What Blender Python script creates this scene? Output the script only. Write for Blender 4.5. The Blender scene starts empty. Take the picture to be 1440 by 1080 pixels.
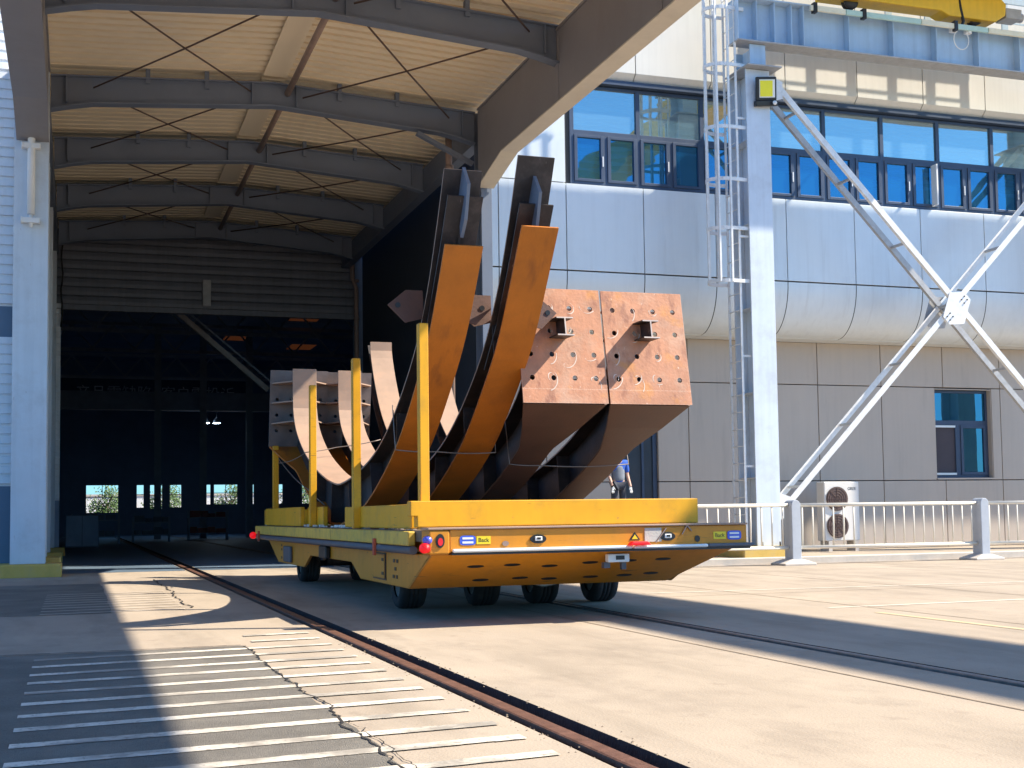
import bpy, bmesh, math, random
from mathutils import Vector, Matrix
random.seed(7)
S = bpy.context.scene
C = S.collection
R = math.radians
ORG = {}          # object name -> world origin of the thing it belongs to

# ------------------------------------------------------------------ materials
def nodes(name):
    m = bpy.data.materials.new(name); m.use_nodes = True
    n = m.node_tree.nodes; l = m.node_tree.links
    b = n['Principled BSDF']
    return m, n, l, b
def mat(name, col, rough=.6, metal=0., var=.18, scale=1.5, bump=.0, bscale=40., streak=0., dirt=None, dirt_amt=0., dscale=.7, spec=.5, stretch=(1,1,1)):
    """paint / stone / steel with two scales of tone, optional streaks, dirt blotches and bump"""
    m, n, l, b = nodes(name)
    g = n.new('ShaderNodeNewGeometry')
    mp = n.new('ShaderNodeMapping'); mp.inputs['Scale'].default_value = stretch
    l.new(g.outputs['Position'], mp.inputs['Vector'])
    t = n.new('ShaderNodeTexNoise'); t.inputs['Scale'].default_value = scale; t.inputs['Detail'].default_value = 8; t.inputs['Roughness'].default_value = .65
    l.new(mp.outputs['Vector'], t.inputs['Vector'])
    r = n.new('ShaderNodeMapRange'); r.inputs['From Min'].default_value = .3; r.inputs['From Max'].default_value = .7
    r.inputs['To Min'].default_value = 1-var; r.inputs['To Max'].default_value = 1+var
    l.new(t.outputs['Fac'], r.inputs['Value'])
    mx = n.new('ShaderNodeVectorMath'); mx.operation = 'SCALE'; mx.inputs[0].default_value = col
    l.new(r.outputs['Result'], mx.inputs['Scale'])
    out = mx.outputs['Vector']
    if streak:
        mp2 = n.new('ShaderNodeMapping'); mp2.inputs['Scale'].default_value = (7, 7, .35)
        l.new(g.outputs['Position'], mp2.inputs['Vector'])
        t2 = n.new('ShaderNodeTexNoise'); t2.inputs['Scale'].default_value = 1.; t2.inputs['Detail'].default_value = 5
        l.new(mp2.outputs['Vector'], t2.inputs['Vector'])
        r2 = n.new('ShaderNodeMapRange'); r2.inputs['From Min'].default_value = .45; r2.inputs['From Max'].default_value = .75
        r2.inputs['To Min'].default_value = 1; r2.inputs['To Max'].default_value = 1-streak
        l.new(t2.outputs['Fac'], r2.inputs['Value'])
        m2 = n.new('ShaderNodeVectorMath'); m2.operation = 'SCALE'
        l.new(out, m2.inputs[0]); l.new(r2.outputs['Result'], m2.inputs['Scale']); out = m2.outputs['Vector']
    if dirt:
        t3 = n.new('ShaderNodeTexNoise'); t3.inputs['Scale'].default_value = dscale; t3.inputs['Detail'].default_value = 10; t3.inputs['Roughness'].default_value = .7
        l.new(mp.outputs['Vector'], t3.inputs['Vector'])
        r3 = n.new('ShaderNodeMapRange'); r3.inputs['From Min'].default_value = .5; r3.inputs['From Max'].default_value = .72
        r3.inputs['To Min'].default_value = 0; r3.inputs['To Max'].default_value = dirt_amt
        l.new(t3.outputs['Fac'], r3.inputs['Value'])
        mm = n.new('ShaderNodeMix'); mm.data_type = 'RGBA'
        l.new(r3.outputs['Result'], mm.inputs[0]); l.new(out, mm.inputs[6]); mm.inputs[7].default_value = (*dirt, 1); out = mm.outputs[2]
    l.new(out, b.inputs['Base Color'])
    rr = n.new('ShaderNodeMapRange'); rr.inputs['To Min'].default_value = max(.02, rough-.12); rr.inputs['To Max'].default_value = min(1, rough+.12)
    l.new(t.outputs['Fac'], rr.inputs['Value']); l.new(rr.outputs['Result'], b.inputs['Roughness'])
    b.inputs['Metallic'].default_value = metal
    b.inputs['Specular IOR Level'].default_value = spec
    if bump:
        tb = n.new('ShaderNodeTexNoise'); tb.inputs['Scale'].default_value = bscale; tb.inputs['Detail'].default_value = 6
        l.new(g.outputs['Position'], tb.inputs['Vector'])
        bp = n.new('ShaderNodeBump'); bp.inputs['Strength'].default_value = bump; bp.inputs['Distance'].default_value = .02
        l.new(tb.outputs['Fac'], bp.inputs['Height']); l.new(bp.outputs['Normal'], b.inputs['Normal'])
    return m
def emit(name, col, strength):
    m, n, l, b = nodes(name)
    b.inputs['Base Color'].default_value = (*[c*.5 for c in col], 1)
    b.inputs['Emission Color'].default_value = (*col, 1); b.inputs['Emission Strength'].default_value = strength
    return m
def glass(name, tint, refl, trans, mixf=.5):
    m, n, l, b = nodes(name); n.remove(b)
    gl = n.new('ShaderNodeBsdfGlossy'); gl.inputs['Roughness'].default_value = .015; gl.inputs['Color'].default_value = (*refl, 1)
    tr = n.new('ShaderNodeBsdfTransparent'); tr.inputs['Color'].default_value = (*trans, 1)
    df = n.new('ShaderNodeBsdfDiffuse'); df.inputs['Color'].default_value = (*tint, 1)
    tx = n.new('ShaderNodeTexNoise'); tx.inputs['Scale'].default_value = .55; tx.inputs['Detail'].default_value = 1.5
    g = n.new('ShaderNodeNewGeometry'); mp = n.new('ShaderNodeMapping'); mp.inputs['Scale'].default_value = (.5, 1, 1.6)
    l.new(g.outputs['Position'], mp.inputs['Vector']); l.new(mp.outputs['Vector'], tx.inputs['Vector'])
    bp = n.new('ShaderNodeBump'); bp.inputs['Strength'].default_value = .25; bp.inputs['Distance'].default_value = .05
    l.new(tx.outputs['Fac'], bp.inputs['Height']); l.new(bp.outputs['Normal'], gl.inputs['Normal'])
    m1 = n.new('ShaderNodeMixShader'); m1.inputs[0].default_value = .35; l.new(tr.outputs[0], m1.inputs[1]); l.new(df.outputs[0], m1.inputs[2])
    m2 = n.new('ShaderNodeMixShader'); m2.inputs[0].default_value = mixf; l.new(m1.outputs[0], m2.inputs[1]); l.new(gl.outputs[0], m2.inputs[2])
    l.new(m2.outputs[0], n['Material Output'].inputs['Surface'])
    return m
def translucent(name, col):
    m, n, l, b = nodes(name); n.remove(b)
    t = n.new('ShaderNodeBsdfTranslucent'); t.inputs['Color'].default_value = (*col, 1)
    l.new(t.outputs[0], n['Material Output'].inputs['Surface']); return m

M = {}
M['concrete'] = mat('concrete', (.395, .325, .25), .88, var=.12, scale=.55, bump=.25, bscale=55, dirt=(.22, .18, .14), dirt_amt=.6, dscale=.9, spec=.25, stretch=(1, .55, 1))
M['hall_floor'] = mat('shade_hall_floor', (.11, .16, .22), .55, var=.25, scale=.5, dirt=(.04, .05, .06), dirt_amt=.6)  # shade under canopy and hall is put into this dark blue tone
def add_streaks(m, stretch, col, lo, hi, amt):
    n = m.node_tree.nodes; l = m.node_tree.links; b = n['Principled BSDF']; src = b.inputs['Base Color'].links[0].from_socket
    g = n.new('ShaderNodeNewGeometry'); mp = n.new('ShaderNodeMapping'); mp.inputs['Scale'].default_value = stretch; l.new(g.outputs['Position'], mp.inputs['Vector'])
    t = n.new('ShaderNodeTexNoise'); t.inputs['Scale'].default_value = 1; t.inputs['Detail'].default_value = 9; t.inputs['Roughness'].default_value = .6; l.new(mp.outputs['Vector'], t.inputs['Vector'])
    r = n.new('ShaderNodeMapRange'); r.inputs['From Min'].default_value = lo; r.inputs['From Max'].default_value = hi; r.inputs['To Max'].default_value = amt; l.new(t.outputs['Fac'], r.inputs['Value'])
    x = n.new('ShaderNodeMix'); x.data_type = 'RGBA'; l.new(r.outputs['Result'], x.inputs[0]); l.new(src, x.inputs[6]); x.inputs[7].default_value = (*col, 1); l.new(x.outputs[2], b.inputs['Base Color'])
add_streaks(M['concrete'], (1.1, .16, 1), (.20, .165, .125), .50, .72, .6)
add_streaks(M['concrete'], (.5, .35, 1), (.42, .35, .28), .52, .70, .4)
add_streaks(M['concrete'], (70, 70, 70), (.20, .165, .13), .56, .70, .55)
add_streaks(M['concrete'], (3.2, 2.2, 3), (.25, .20, .155), .60, .68, .35)
add_streaks(M['concrete'], (9, 9, 9), (.2, .17, .14), .66, .74, .5)
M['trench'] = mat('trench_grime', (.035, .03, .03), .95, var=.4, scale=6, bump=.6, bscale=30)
M['asphalt'] = mat('asphalt', (.215, .195, .165), .9, var=.25, scale=1.2, bump=.9, bscale=160, dirt=(.10, .09, .08), dirt_amt=.8, dscale=60, spec=.2)
M['stain'] = mat('oil_stain', (.21, .175, .135), .7, var=.25, scale=9, dirt=(.33, .27, .205), dirt_amt=1., dscale=7)
M['line'] = mat('white_road_paint', (.66, .60, .50), .8, var=.15, scale=5, dirt=(.34, .29, .22), dirt_amt=.75, dscale=9)
M['oldline'] = mat('worn_white_paint', (.62, .54, .44), .85, var=.12, scale=3, dirt=(.45, .37, .27), dirt_amt=1., dscale=4)
M['yline'] = mat('worn_yellow_paint', (.52, .41, .24), .85, var=.12, scale=3, dirt=(.45, .39, .30), dirt_amt=1., dscale=5)
M['crack'] = mat('crack_dark', (.02, .017, .015), .95, var=.3)
M['joint'] = mat('joint_grime', (.25, .19, .13), .95, var=.3, scale=4)
M['rail'] = mat('rusty_rail', (.17, .085, .06), .55, .35, var=.35, scale=8, bump=.3, bscale=60)
M['rail_dark'] = mat('dull_dark_rail', (.19, .17, .16), .5, .5, var=.35, scale=8)
M['paint_blue'] = mat('pale_blue_steel_paint', (.62, .69, .76), .45, var=.06, scale=1.2, streak=.10, dirt=(.36, .34, .33), dirt_amt=.35, dscale=1.1)
M['paint_beam_shade'] = mat('runway_shade_blue', (.42, .56, .70), .45, var=.07, scale=1.2, streak=.12, dirt=(.30, .33, .38), dirt_amt=.3, dscale=1.0)  # column paint made bluer and darker: the beam's shade is in the colour
M['paint_grey'] = mat('grey_steel_paint', (.15, .18, .24), .55, var=.12, scale=1.4, dirt=(.1, .09, .085), dirt_amt=.4)
M['rod'] = mat('brown_tie_rod', (.10, .06, .045), .6, .2, var=.2)
M['eave_lit_flange'] = mat('lit_beam_flange', (.60, .55, .46), .55, var=.06, streak=.05, dirt=(.4, .36, .3), dirt_amt=.3)  # lighter copy for the beam underside, with the bounced light in its colour
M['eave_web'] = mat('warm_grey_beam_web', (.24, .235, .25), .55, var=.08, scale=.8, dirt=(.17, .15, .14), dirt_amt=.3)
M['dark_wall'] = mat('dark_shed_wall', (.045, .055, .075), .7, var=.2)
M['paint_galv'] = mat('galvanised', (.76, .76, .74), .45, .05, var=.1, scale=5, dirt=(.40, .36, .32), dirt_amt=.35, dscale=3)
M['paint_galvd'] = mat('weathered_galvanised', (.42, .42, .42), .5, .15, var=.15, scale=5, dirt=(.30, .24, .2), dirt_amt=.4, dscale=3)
M['sheet'] = mat('cream_roof_sheet', (.91, .77, .56), .6, var=.03, scale=.5)
M['siding'] = mat('white_ribbed_siding', (.84, .86, .88), .5, var=.05, scale=.8, streak=.1)
M['siding_dark'] = mat('blue_grey_band', (.12, .18, .25), .6, var=.1)
M['shutter'] = mat('grey_shutter_slats', (.17, .18, .21), .55, .1, var=.12, scale=1.0, streak=.18)
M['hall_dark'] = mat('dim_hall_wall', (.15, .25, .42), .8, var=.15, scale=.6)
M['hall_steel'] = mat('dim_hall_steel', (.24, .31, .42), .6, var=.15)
M['skylight'] = translucent('amber_skylight', (.13, .07, .04))
M['banner'] = mat('blue_banner', (.06, .11, .22), .8, var=.05)
M['banner_text'] = mat('banner_lettering', (.70, .74, .80), .8, var=.05)
M['lamp'] = emit('white_lamp', (.72, .86, 1), 40)
M['panel'] = mat('pale_composite_panel', (.70, .75, .77), .35, .05, var=.035, scale=.45, streak=.05, dirt=(.5, .5, .5), dirt_amt=.2, dscale=.35)
M['panel_top'] = mat('cream_composite_panel', (.70, .68, .62), .4, .05, var=.03, scale=.5, streak=.06)
M['panel_low'] = mat('taupe_composite_panel', (.50, .42, .345), .5, .05, var=.04, scale=.5, streak=.05)
M['gap'] = mat('panel_gap', (.035, .04, .045), .9, var=.1)
M['frame'] = mat('slate_window_frame', (.05, .075, .125), .45, .2, var=.1)
M['glass_hi'] = glass('pale_blue_glass', (.30, .52, .64), (.78, .86, .78), (.5, .7, .8), .42)
M['glass'] = glass('deep_blue_glass', (.015, .16, .34), (.20, .48, .62), (.34, .66, .95), .36)
M['glass_low'] = glass('teal_glass', (.015, .11, .19), (.12, .34, .50), (.06, .24, .36), .45)
M['blind'] = mat('pale_blind', (.72, .80, .84), .8, var=.08)
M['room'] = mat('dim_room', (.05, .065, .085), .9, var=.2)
M['screen'] = mat('dark_insect_screen', (.075, .065, .075), .9, var=.1)
M['alu'] = mat('bare_aluminium', (.75, .75, .74), .4, .3, var=.05)
M['door'] = mat('dark_door', (.03, .04, .055), .35, var=.15)
M['yellow'] = mat('yellow_machine_paint', (.80, .39, .003), .5, var=.07, scale=2, streak=.08, dirt=(.40, .22, .03), dirt_amt=.45, dscale=2.5)
M['amber'] = mat('amber_machine_paint', (.64, .245, .008), .45, var=.08, scale=2, streak=.1, dirt=(.3, .15, .04), dirt_amt=.4, dscale=2)
M['wornyellow'] = mat('worn_pale_yellow_paint', (.70, .46, .07), .6, var=.12, scale=3, dirt=(.28, .2, .09), dirt_amt=.8, dscale=4, streak=.15)
M['deck'] = mat('scuffed_deck_steel', (.13, .10, .075), .6, .1, var=.3, scale=2, dirt=(.30, .2, .07), dirt_amt=.5, dscale=2)
M['rubber'] = mat('black_rubber', (.022, .022, .024), .75, var=.2, scale=6, dirt=(.09, .08, .07), dirt_amt=.4, dscale=5)
M['greyrub'] = mat('grey_rubber_strip', (.10, .10, .115), .55, var=.2, scale=3)
M['black'] = mat('black_plastic', (.015, .015, .016), .4, var=.1)
M['rim'] = mat('dull_rim', (.25, .24, .23), .5, .3, var=.2)
M['red'] = mat('red_lens', (.75, .02, .03), .2, var=.05)
M['redlit'] = emit('lit_red_lens', (.85, .006, .012), .35)
M['bluelens'] = mat('blue_lens', (.10, .12, .62), .2, var=.1)
M['redstrap'] = mat('red_bracket', (.50, .09, .04), .6, var=.2)
M['white'] = mat('white_paint', (.78, .78, .76), .5, var=.05)
M['sticker_blue'] = mat('blue_sticker', (.05, .11, .6), .4, var=.05)
M['sticker_yellow'] = mat('yellow_sticker', (.80, .62, .02), .4, var=.05)
M['rust'] = mat('rust_primer_orange', (.50, .15, .010), .55, var=.14, scale=1.4, dirt=(.22, .075, .015), dirt_amt=.4, dscale=1.5, streak=.08, bump=.12, bscale=30)
M['rust_brown'] = mat('brown_mill_rust', (.11, .054, .04), .55, var=.2, scale=1.6, dirt=(.13, .062, .042), dirt_amt=.6, dscale=1.4, bump=.12, bscale=30)
M['rust_plate'] = mat('salmon_rusted_plate', (.50, .225, .125), .6, var=.22, scale=2.2, dirt=(.56, .36, .26), dirt_amt=.75, dscale=1.7, streak=.12, bump=.2, bscale=25)
M['rust_pale'] = mat('pale_rusted_flange', (.36, .24, .175), .6, var=.14, scale=2., dirt=(.42, .24, .15), dirt_amt=.6, dscale=2)
M['steel_dark'] = mat('dark_mill_steel', (.036, .031, .033), .5, .15, var=.35, scale=3, dirt=(.12, .09, .085), dirt_amt=.4, dscale=3, bump=.15, bscale=25)
M['steel_edge'] = mat('cut_steel_edge', (.5, .42, .38), .45, .3, var=.2)
M['plate_grey'] = mat('grey_mill_plate', (.17, .145, .14), .5, .1, var=.25, scale=3, dirt=(.28, .2, .17), dirt_amt=.5, dscale=4)
M['chalk'] = mat('chalk_mark', (.68, .56, .48), .9, var=.2, scale=8)
M['wire'] = mat('binding_wire', (.22, .18, .16), .5, .5, var=.2)
M['ac'] = mat('ivory_metal', (.72, .69, .64), .5, var=.04, scale=2)
M['grille'] = mat('brown_fan_grille', (.10, .06, .05), .6, var=.2)
M['led'] = mat('yellow_led_panel', (.86, .78, .02), .35, var=.05)
M['plinth'] = mat('yellow_plinth_paint', (.62, .42, .10), .75, var=.15, scale=3, dirt=(.38, .30, .18), dirt_amt=.6, dscale=3)
M['cream_rail'] = mat('cream_rail_paint', (.78, .72, .60), .5, var=.06, scale=4, dirt=(.5, .4, .28), dirt_amt=.4, dscale=4)
M['post_grey'] = mat('grey_post', (.42, .45, .49), .6, var=.08, scale=3)
M['conc_base'] = mat('concrete_foot', (.55, .50, .44), .85, var=.1, scale=4, bump=.2)
M['mint'] = mat('mint_strip', (.48, .68, .62), .6, var=.1)
M['cream'] = mat('cream_strip', (.78, .76, .60), .6, var=.1)
M['crane'] = mat('crane_yellow', (.80, .50, .03), .45, var=.08, scale=1.5, streak=.1)
M['rail_brown'] = mat('crane_rail_brown', (.16, .06, .04), .6, var=.3, scale=5)  # own brown of the running rail on the girder
M['pipe_rust'] = mat('brown_downpipe', (.30, .21, .17), .6, var=.15, streak=.15)
M['skin'] = mat('skin', (.55, .33, .24), .55, var=.05)
M['shirt'] = mat('blue_work_shirt', (.02, .09, .42), .8, var=.1, scale=6)
M['vest'] = mat('grey_vest', (.17, .19, .22), .85, var=.12, scale=8)
M['trousers'] = mat('dark_trousers', (.03, .035, .05), .85, var=.1)
M['hair'] = mat('black_hair', (.012, .011, .01), .6, var=.1)
M['glove'] = mat('white_glove', (.75, .75, .72), .8, var=.05)
M['leaf'] = mat('leaf_green', (.07, .13, .03), .6, var=.4, scale=1.2)
M['bark'] = mat('bark', (.12, .09, .06), .9, var=.3)
M['redcab'] = mat('dull_red_cabinet', (.28, .05, .04), .6, var=.15)
M['slate'] = mat('slate_crate', (.15, .18, .23), .7, var=.15)

add_streaks(M['yellow'], (2.2, 2.2, 30), (.16, .09, .03), .66, .70, .8)
add_streaks(M['yellow'], (14, 14, 14), (.30, .18, .08), .70, .73, .6)
add_streaks(M['amber'], (1.5, 2.5, 24), (.12, .07, .03), .64, .70, .7)
add_streaks(M['rust'], (3, .8, .8), (.16, .05, .015), .56, .68, .55)
add_streaks(M['rust'], (26, 5, 5), (.62, .30, .13), .70, .74, .5)
add_streaks(M['rust_plate'], (5, 5, 2.2), (.26, .10, .06), .55, .66, .7)
add_streaks(M['rust_plate'], (2.5, 2.5, 2.5), (.62, .26, .06), .56, .66, .6)
add_streaks(M['rust_plate'], (18, 18, 9), (.72, .56, .46), .66, .70, .6)
add_streaks(M['steel_dark'], (22, 6, 6), (.30, .26, .25), .68, .73, .6)
add_streaks(M['paint_blue'], (9, 9, 3), (.22, .12, .07), .70, .74, .5)
add_streaks(M['panel'], (3, 1, .25), (.48, .50, .50), .58, .70, .3)
add_streaks(M['panel_low'], (2, 1, .3), (.36, .30, .25), .58, .70, .35)
add_streaks(M['asphalt'], (.8, .5, 1), (.28, .255, .215), .5, .66, .6)
add_streaks(M['line'], (1.2, 1.2, 1), (.27, .24, .20), .47, .58, .9)
add_streaks(M['line'], (22, 22, 1), (.25, .22, .18), .56, .62, .8)

def add_edgewear(m, col, radius, lo, hi, nscale):
    # chipped paint where two faces meet, broken up by noise
    n = m.node_tree.nodes; l = m.node_tree.links; b = n['Principled BSDF']; src = b.inputs['Base Color'].links[0].from_socket
    bv = n.new('ShaderNodeBevel'); bv.samples = 4; bv.inputs['Radius'].default_value = radius
    g = n.new('ShaderNodeNewGeometry'); d = n.new('ShaderNodeVectorMath'); d.operation = 'DOT_PRODUCT'
    l.new(bv.outputs[0], d.inputs[0]); l.new(g.outputs['Normal'], d.inputs[1])
    t = n.new('ShaderNodeTexNoise'); t.inputs['Scale'].default_value = nscale; t.inputs['Detail'].default_value = 6; l.new(g.outputs['Position'], t.inputs['Vector'])
    inv = n.new('ShaderNodeMath'); inv.operation = 'SUBTRACT'; inv.inputs[0].default_value = 1; l.new(d.outputs['Value'], inv.inputs[1])
    mu = n.new('ShaderNodeMath'); mu.operation = 'MULTIPLY'; l.new(inv.outputs[0], mu.inputs[0]); l.new(t.outputs['Fac'], mu.inputs[1])
    r = n.new('ShaderNodeMapRange'); r.inputs['From Min'].default_value = lo; r.inputs['From Max'].default_value = hi; l.new(mu.outputs[0], r.inputs['Value'])
    x = n.new('ShaderNodeMix'); x.data_type = 'RGBA'; l.new(r.outputs['Result'], x.inputs[0]); l.new(src, x.inputs[6]); x.inputs[7].default_value = (*col, 1); l.new(x.outputs[2], b.inputs['Base Color'])
add_edgewear(M['yellow'], (.17, .08, .03), .035, .035, .085, 9)
add_edgewear(M['amber'], (.15, .075, .03), .035, .035, .085, 9)
add_edgewear(M['wornyellow'], (.16, .10, .05), .03, .06, .13, 8)
add_edgewear(M['rust'], (.55, .36, .25), .012, .10, .16, 12)
add_edgewear(M['rust_plate'], (.66, .48, .38), .015, .09, .15, 10)
add_edgewear(M['paint_blue'], (.27, .17, .11), .025, .10, .17, 6)
add_edgewear(M['cream_rail'], (.33, .2, .11), .02, .11, .17, 10)

# ------------------------------------------------------------------ mesh builder
class MB:
    def __init__(s): s.v = []; s.f = []; s.m = []; s.cur = 0; s.sm = []
    def face(s, idx, smooth=False): s.f.append(tuple(idx)); s.m.append(s.cur); s.sm.append(smooth)
    def poly(s, pts, smooth=False):
        b = len(s.v); s.v += [tuple(p) for p in pts]; s.face(range(b, b+len(pts)), smooth)
    def box(s, a, b, rot=None, ctr=None):
        x0, y0, z0 = a; x1, y1, z1 = b
        p = [(x0,y0,z0),(x1,y0,z0),(x1,y1,z0),(x0,y1,z0),(x0,y0,z1),(x1,y0,z1),(x1,y1,z1),(x0,y1,z1)]
        if rot is not None:
            c = Vector(ctr) if ctr else Vector(((x0+x1)/2, (y0+y1)/2, (z0+z1)/2))
            p = [tuple(rot @ (Vector(q)-c) + c) for q in p]
        n = len(s.v); s.v += p
        for q in ((3,2,1,0),(4,5,6,7),(0,1,5,4),(1,2,6,5),(2,3,7,6),(3,0,4,7)): s.face([n+i for i in q])
        return s
    def prism(s, pts, d):
        """closed planar outline swept by the vector d"""
        n = len(s.v); k = len(pts); d = Vector(d)
        s.v += [tuple(p) for p in pts] + [tuple(Vector(p)+d) for p in pts]
        s.face(range(n, n+k)); s.face([n+k+i for i in range(k-1, -1, -1)])
        for i in range(k):
            j = (i+1) % k; s.face((n+j, n+i, n+k+i, n+k+j))
        return s
    def bar(s, a, b, w, h, up=(0,0,1)):
        a = Vector(a); b = Vector(b); t = (b-a).normalized(); u = Vector(up)
        if abs(t.dot(u)) > .98: u = Vector((0,1,0))
        x = t.cross(u).normalized(); y = x.cross(t).normalized()
        o = [x*(w/2*i)+y*(h/2*j) for i, j in ((-1,-1),(1,-1),(1,1),(-1,1))]
        s.prism([a+q for q in o], b-a); return s
    def tube(s, path, r, n=8, closed=False, caps=True, smooth=True):
        P = [Vector(p) for p in path]; k = len(P); base = len(s.v); u = None
        for i in range(k):
            if closed: t = P[(i+1) % k]-P[i-1]
            else: t = P[min(i+1, k-1)]-P[max(i-1, 0)]
            t.normalize()
            if u is None:
                u = Vector((0,0,1)) if abs(t.z) < .9 else Vector((1,0,0))
            u = (u - t*u.dot(t)).normalized(); w = t.cross(u)
            rr = r[i] if isinstance(r, (list, tuple)) else r
            for j in range(n):
                a = 2*math.pi*j/n; s.v.append(tuple(P[i]+u*(math.cos(a)*rr)+w*(math.sin(a)*rr)))
        for i in range(k if closed else k-1):
            for j in range(n):
                a = base+i*n+j; b = base+i*n+(j+1) % n; c = base+((i+1) % k)*n+(j+1) % n; d = base+((i+1) % k)*n+j
                s.face((a, b, c, d), smooth)
        if caps and not closed:
            s.face([base+j for j in range(n-1, -1, -1)]); s.face([base+(k-1)*n+j for j in range(n)])
        return s
    def cyl(s, a, b, r, n=20): return s.tube([a, b], r, n)
    def lathe(s, c, prof, axis='z', n=20):
        base = len(s.v); c = Vector(c)
        for r, h in prof:
            for j in range(n):
                a = 2*math.pi*j/n; p = {'z': Vector((math.cos(a)*r, math.sin(a)*r, h)), 'x': Vector((h, math.cos(a)*r, math.sin(a)*r)), 'y': Vector((math.sin(a)*r, h, math.cos(a)*r))}[axis]
                s.v.append(tuple(c+p))
        for i in range(len(prof)-1):
            for j in range(n):
                s.face((base+i*n+j, base+i*n+(j+1) % n, base+(i+1)*n+(j+1) % n, base+(i+1)*n+j), True)
        return s
    def sweep(s, path, hw, th, nrm, two=None):
        """flat bar of half width hw(i) in X along a (y,z) path with thickness th on side nrm"""
        k = len(path); base = len(s.v)
        for i, (y, z) in enumerate(path):
            a = path[max(i-1, 0)]; b = path[min(i+1, k-1)]
            t = Vector((b[0]-a[0], b[1]-a[1])).normalized(); q = Vector((-t.y, t.x))*th*nrm
            w = hw[i] if isinstance(hw, (list, tuple)) else hw
            s.v += [(-w, y, z), (w, y, z), (w, y+q.x, z+q.y), (-w, y+q.x, z+q.y)]
        for i in range(k-1):
            for j in range(4):
                a = base+i*4+j; b = base+i*4+(j+1) % 4
                if two is not None: s.cur = two[0] if j == 0 else two[1]
                s.face((a, b, b+4, a+4), False)
        s.face((base, base+1, base+2, base+3)); e = base+(k-1)*4; s.face((e+3, e+2, e+1, e))
        return s
    def build(s, name, mats, parent=None, bevel=0, fix=True):
        me = bpy.data.meshes.new(name)
        o = Vector(ORG.get(parent.name, (0,0,0))) if parent else Vector((0,0,0))
        me.from_pydata([tuple(Vector(p)-o) for p in s.v], [], s.f)
        for q in (mats if isinstance(mats, (list, tuple)) else [mats]): me.materials.append(q)
        me.polygons.foreach_set('material_index', s.m); me.polygons.foreach_set('use_smooth', s.sm)
        if fix:
            bm = bmesh.new(); bm.from_mesh(me); bmesh.ops.recalc_face_normals(bm, faces=bm.faces); bm.to_mesh(me); bm.free()
        me.update()
        ob = bpy.data.objects.new(name, me); C.objects.link(ob)
        if parent: ob.parent = parent; ORG[ob.name] = tuple(o)
        if bevel:
            b = ob.modifiers.new('edge', 'BEVEL'); b.width = bevel; b.segments = 2; b.limit_method = 'ANGLE'; b.angle_limit = R(40)
        return ob
def tag(o, label=None, cat=None, group=None, kind=None):
    if label: o['label'] = label
    if cat: o['category'] = cat
    if group: o['group'] = group
    if kind: o['kind'] = kind
    return o
def thing(name, label, cat, loc, group=None):
    o = bpy.data.objects.new(name, None); C.objects.link(o); o.location = loc; o.empty_display_size = .2
    ORG[o.name] = tuple(loc); return tag(o, label, cat, group)
def copy_tree(o, parent=None):
    c = o.copy(); C.objects.link(c)
    if parent: c.parent = parent
    ORG[c.name] = ORG.get(o.name, (0,0,0))
    for ch in [q for q in bpy.data.objects if q.parent == o]: copy_tree(ch, c)
    return c
def text(name, body, size, m, parent, loc, rotm, thick=.002, cx=True):
    cu = bpy.data.curves.new(name, 'FONT'); cu.body = body; cu.size = size; cu.extrude = thick
    if cx: cu.align_x = 'CENTER'; cu.align_y = 'CENTER'
    t = bpy.data.objects.new('tmp', cu); C.objects.link(t)
    dg = bpy.context.evaluated_depsgraph_get(); me = bpy.data.meshes.new_from_object(t.evaluated_get(dg))
    bpy.data.objects.remove(t); me.name = name
    o = Vector(ORG.get(parent.name, (0,0,0))) if parent else Vector((0,0,0))
    for v in me.vertices: v.co = rotm @ v.co + Vector(loc) - o
    me.materials.clear(); me.materials.append(m)
    ob = bpy.data.objects.new(name, me); C.objects.link(ob)
    if parent: ob.parent = parent
    return ob
FACE = Matrix.Rotation(R(90), 3, 'X')      # text that faces -Y
def smooth_path(pts, n):
    """Catmull-Rom through 2-D points, resampled to n points of even length"""
    d = []; P = [pts[0]]+list(pts)+[pts[-1]]
    for i in range(1, len(P)-2):
        p0, p1, p2, p3 = [Vector(q) for q in P[i-1:i+3]]
        for k in range(12):
            t = k/12
            d.append(.5*((2*p1)+(-p0+p2)*t+(2*p0-5*p1+4*p2-p3)*t*t+(-p0+3*p1-3*p2+p3)*t**3))
    d.append(Vector(pts[-1]))
    L = [0]
    for i in range(1, len(d)): L.append(L[-1]+(d[i]-d[i-1]).length)
    out = []; j = 0
    for k in range(n):
        g = L[-1]*k/(n-1)
        while j < len(L)-2 and L[j+1] < g: j += 1
        f = (g-L[j])/max(1e-9, L[j+1]-L[j]); out.append(tuple(d[j].lerp(d[j+1], min(1, f))))
    return out

# ------------------------------------------------------------------ camera, light, world
th, pi_, ro = R(18.6836), R(3.6252), R(-.77794)
fw = Vector((math.sin(th)*math.cos(pi_), math.cos(th)*math.cos(pi_), math.sin(pi_)))
r0 = Vector((math.cos(th), -math.sin(th), 0)); u0 = r0.cross(fw)
rx = r0*math.cos(ro)+u0*math.sin(ro); ux = u0*math.cos(ro)-r0*math.sin(ro)
cd = bpy.data.cameras.new('camera'); cam = bpy.data.objects.new('camera', cd); C.objects.link(cam)
cd.sensor_width = 36; cd.lens = 36*1818.23/1440; cd.shift_y = (606.95-540)/1440; cd.clip_end = 2000
mw = Matrix.Identity(4)
for i in range(3): mw[i][0] = rx[i]; mw[i][1] = ux[i]; mw[i][2] = -fw[i]
mw.translation = (0, 0, 1.3); cam.matrix_world = mw; S.camera = cam
SUN = Vector((.95, -.33, 1.)).normalized()
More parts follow.
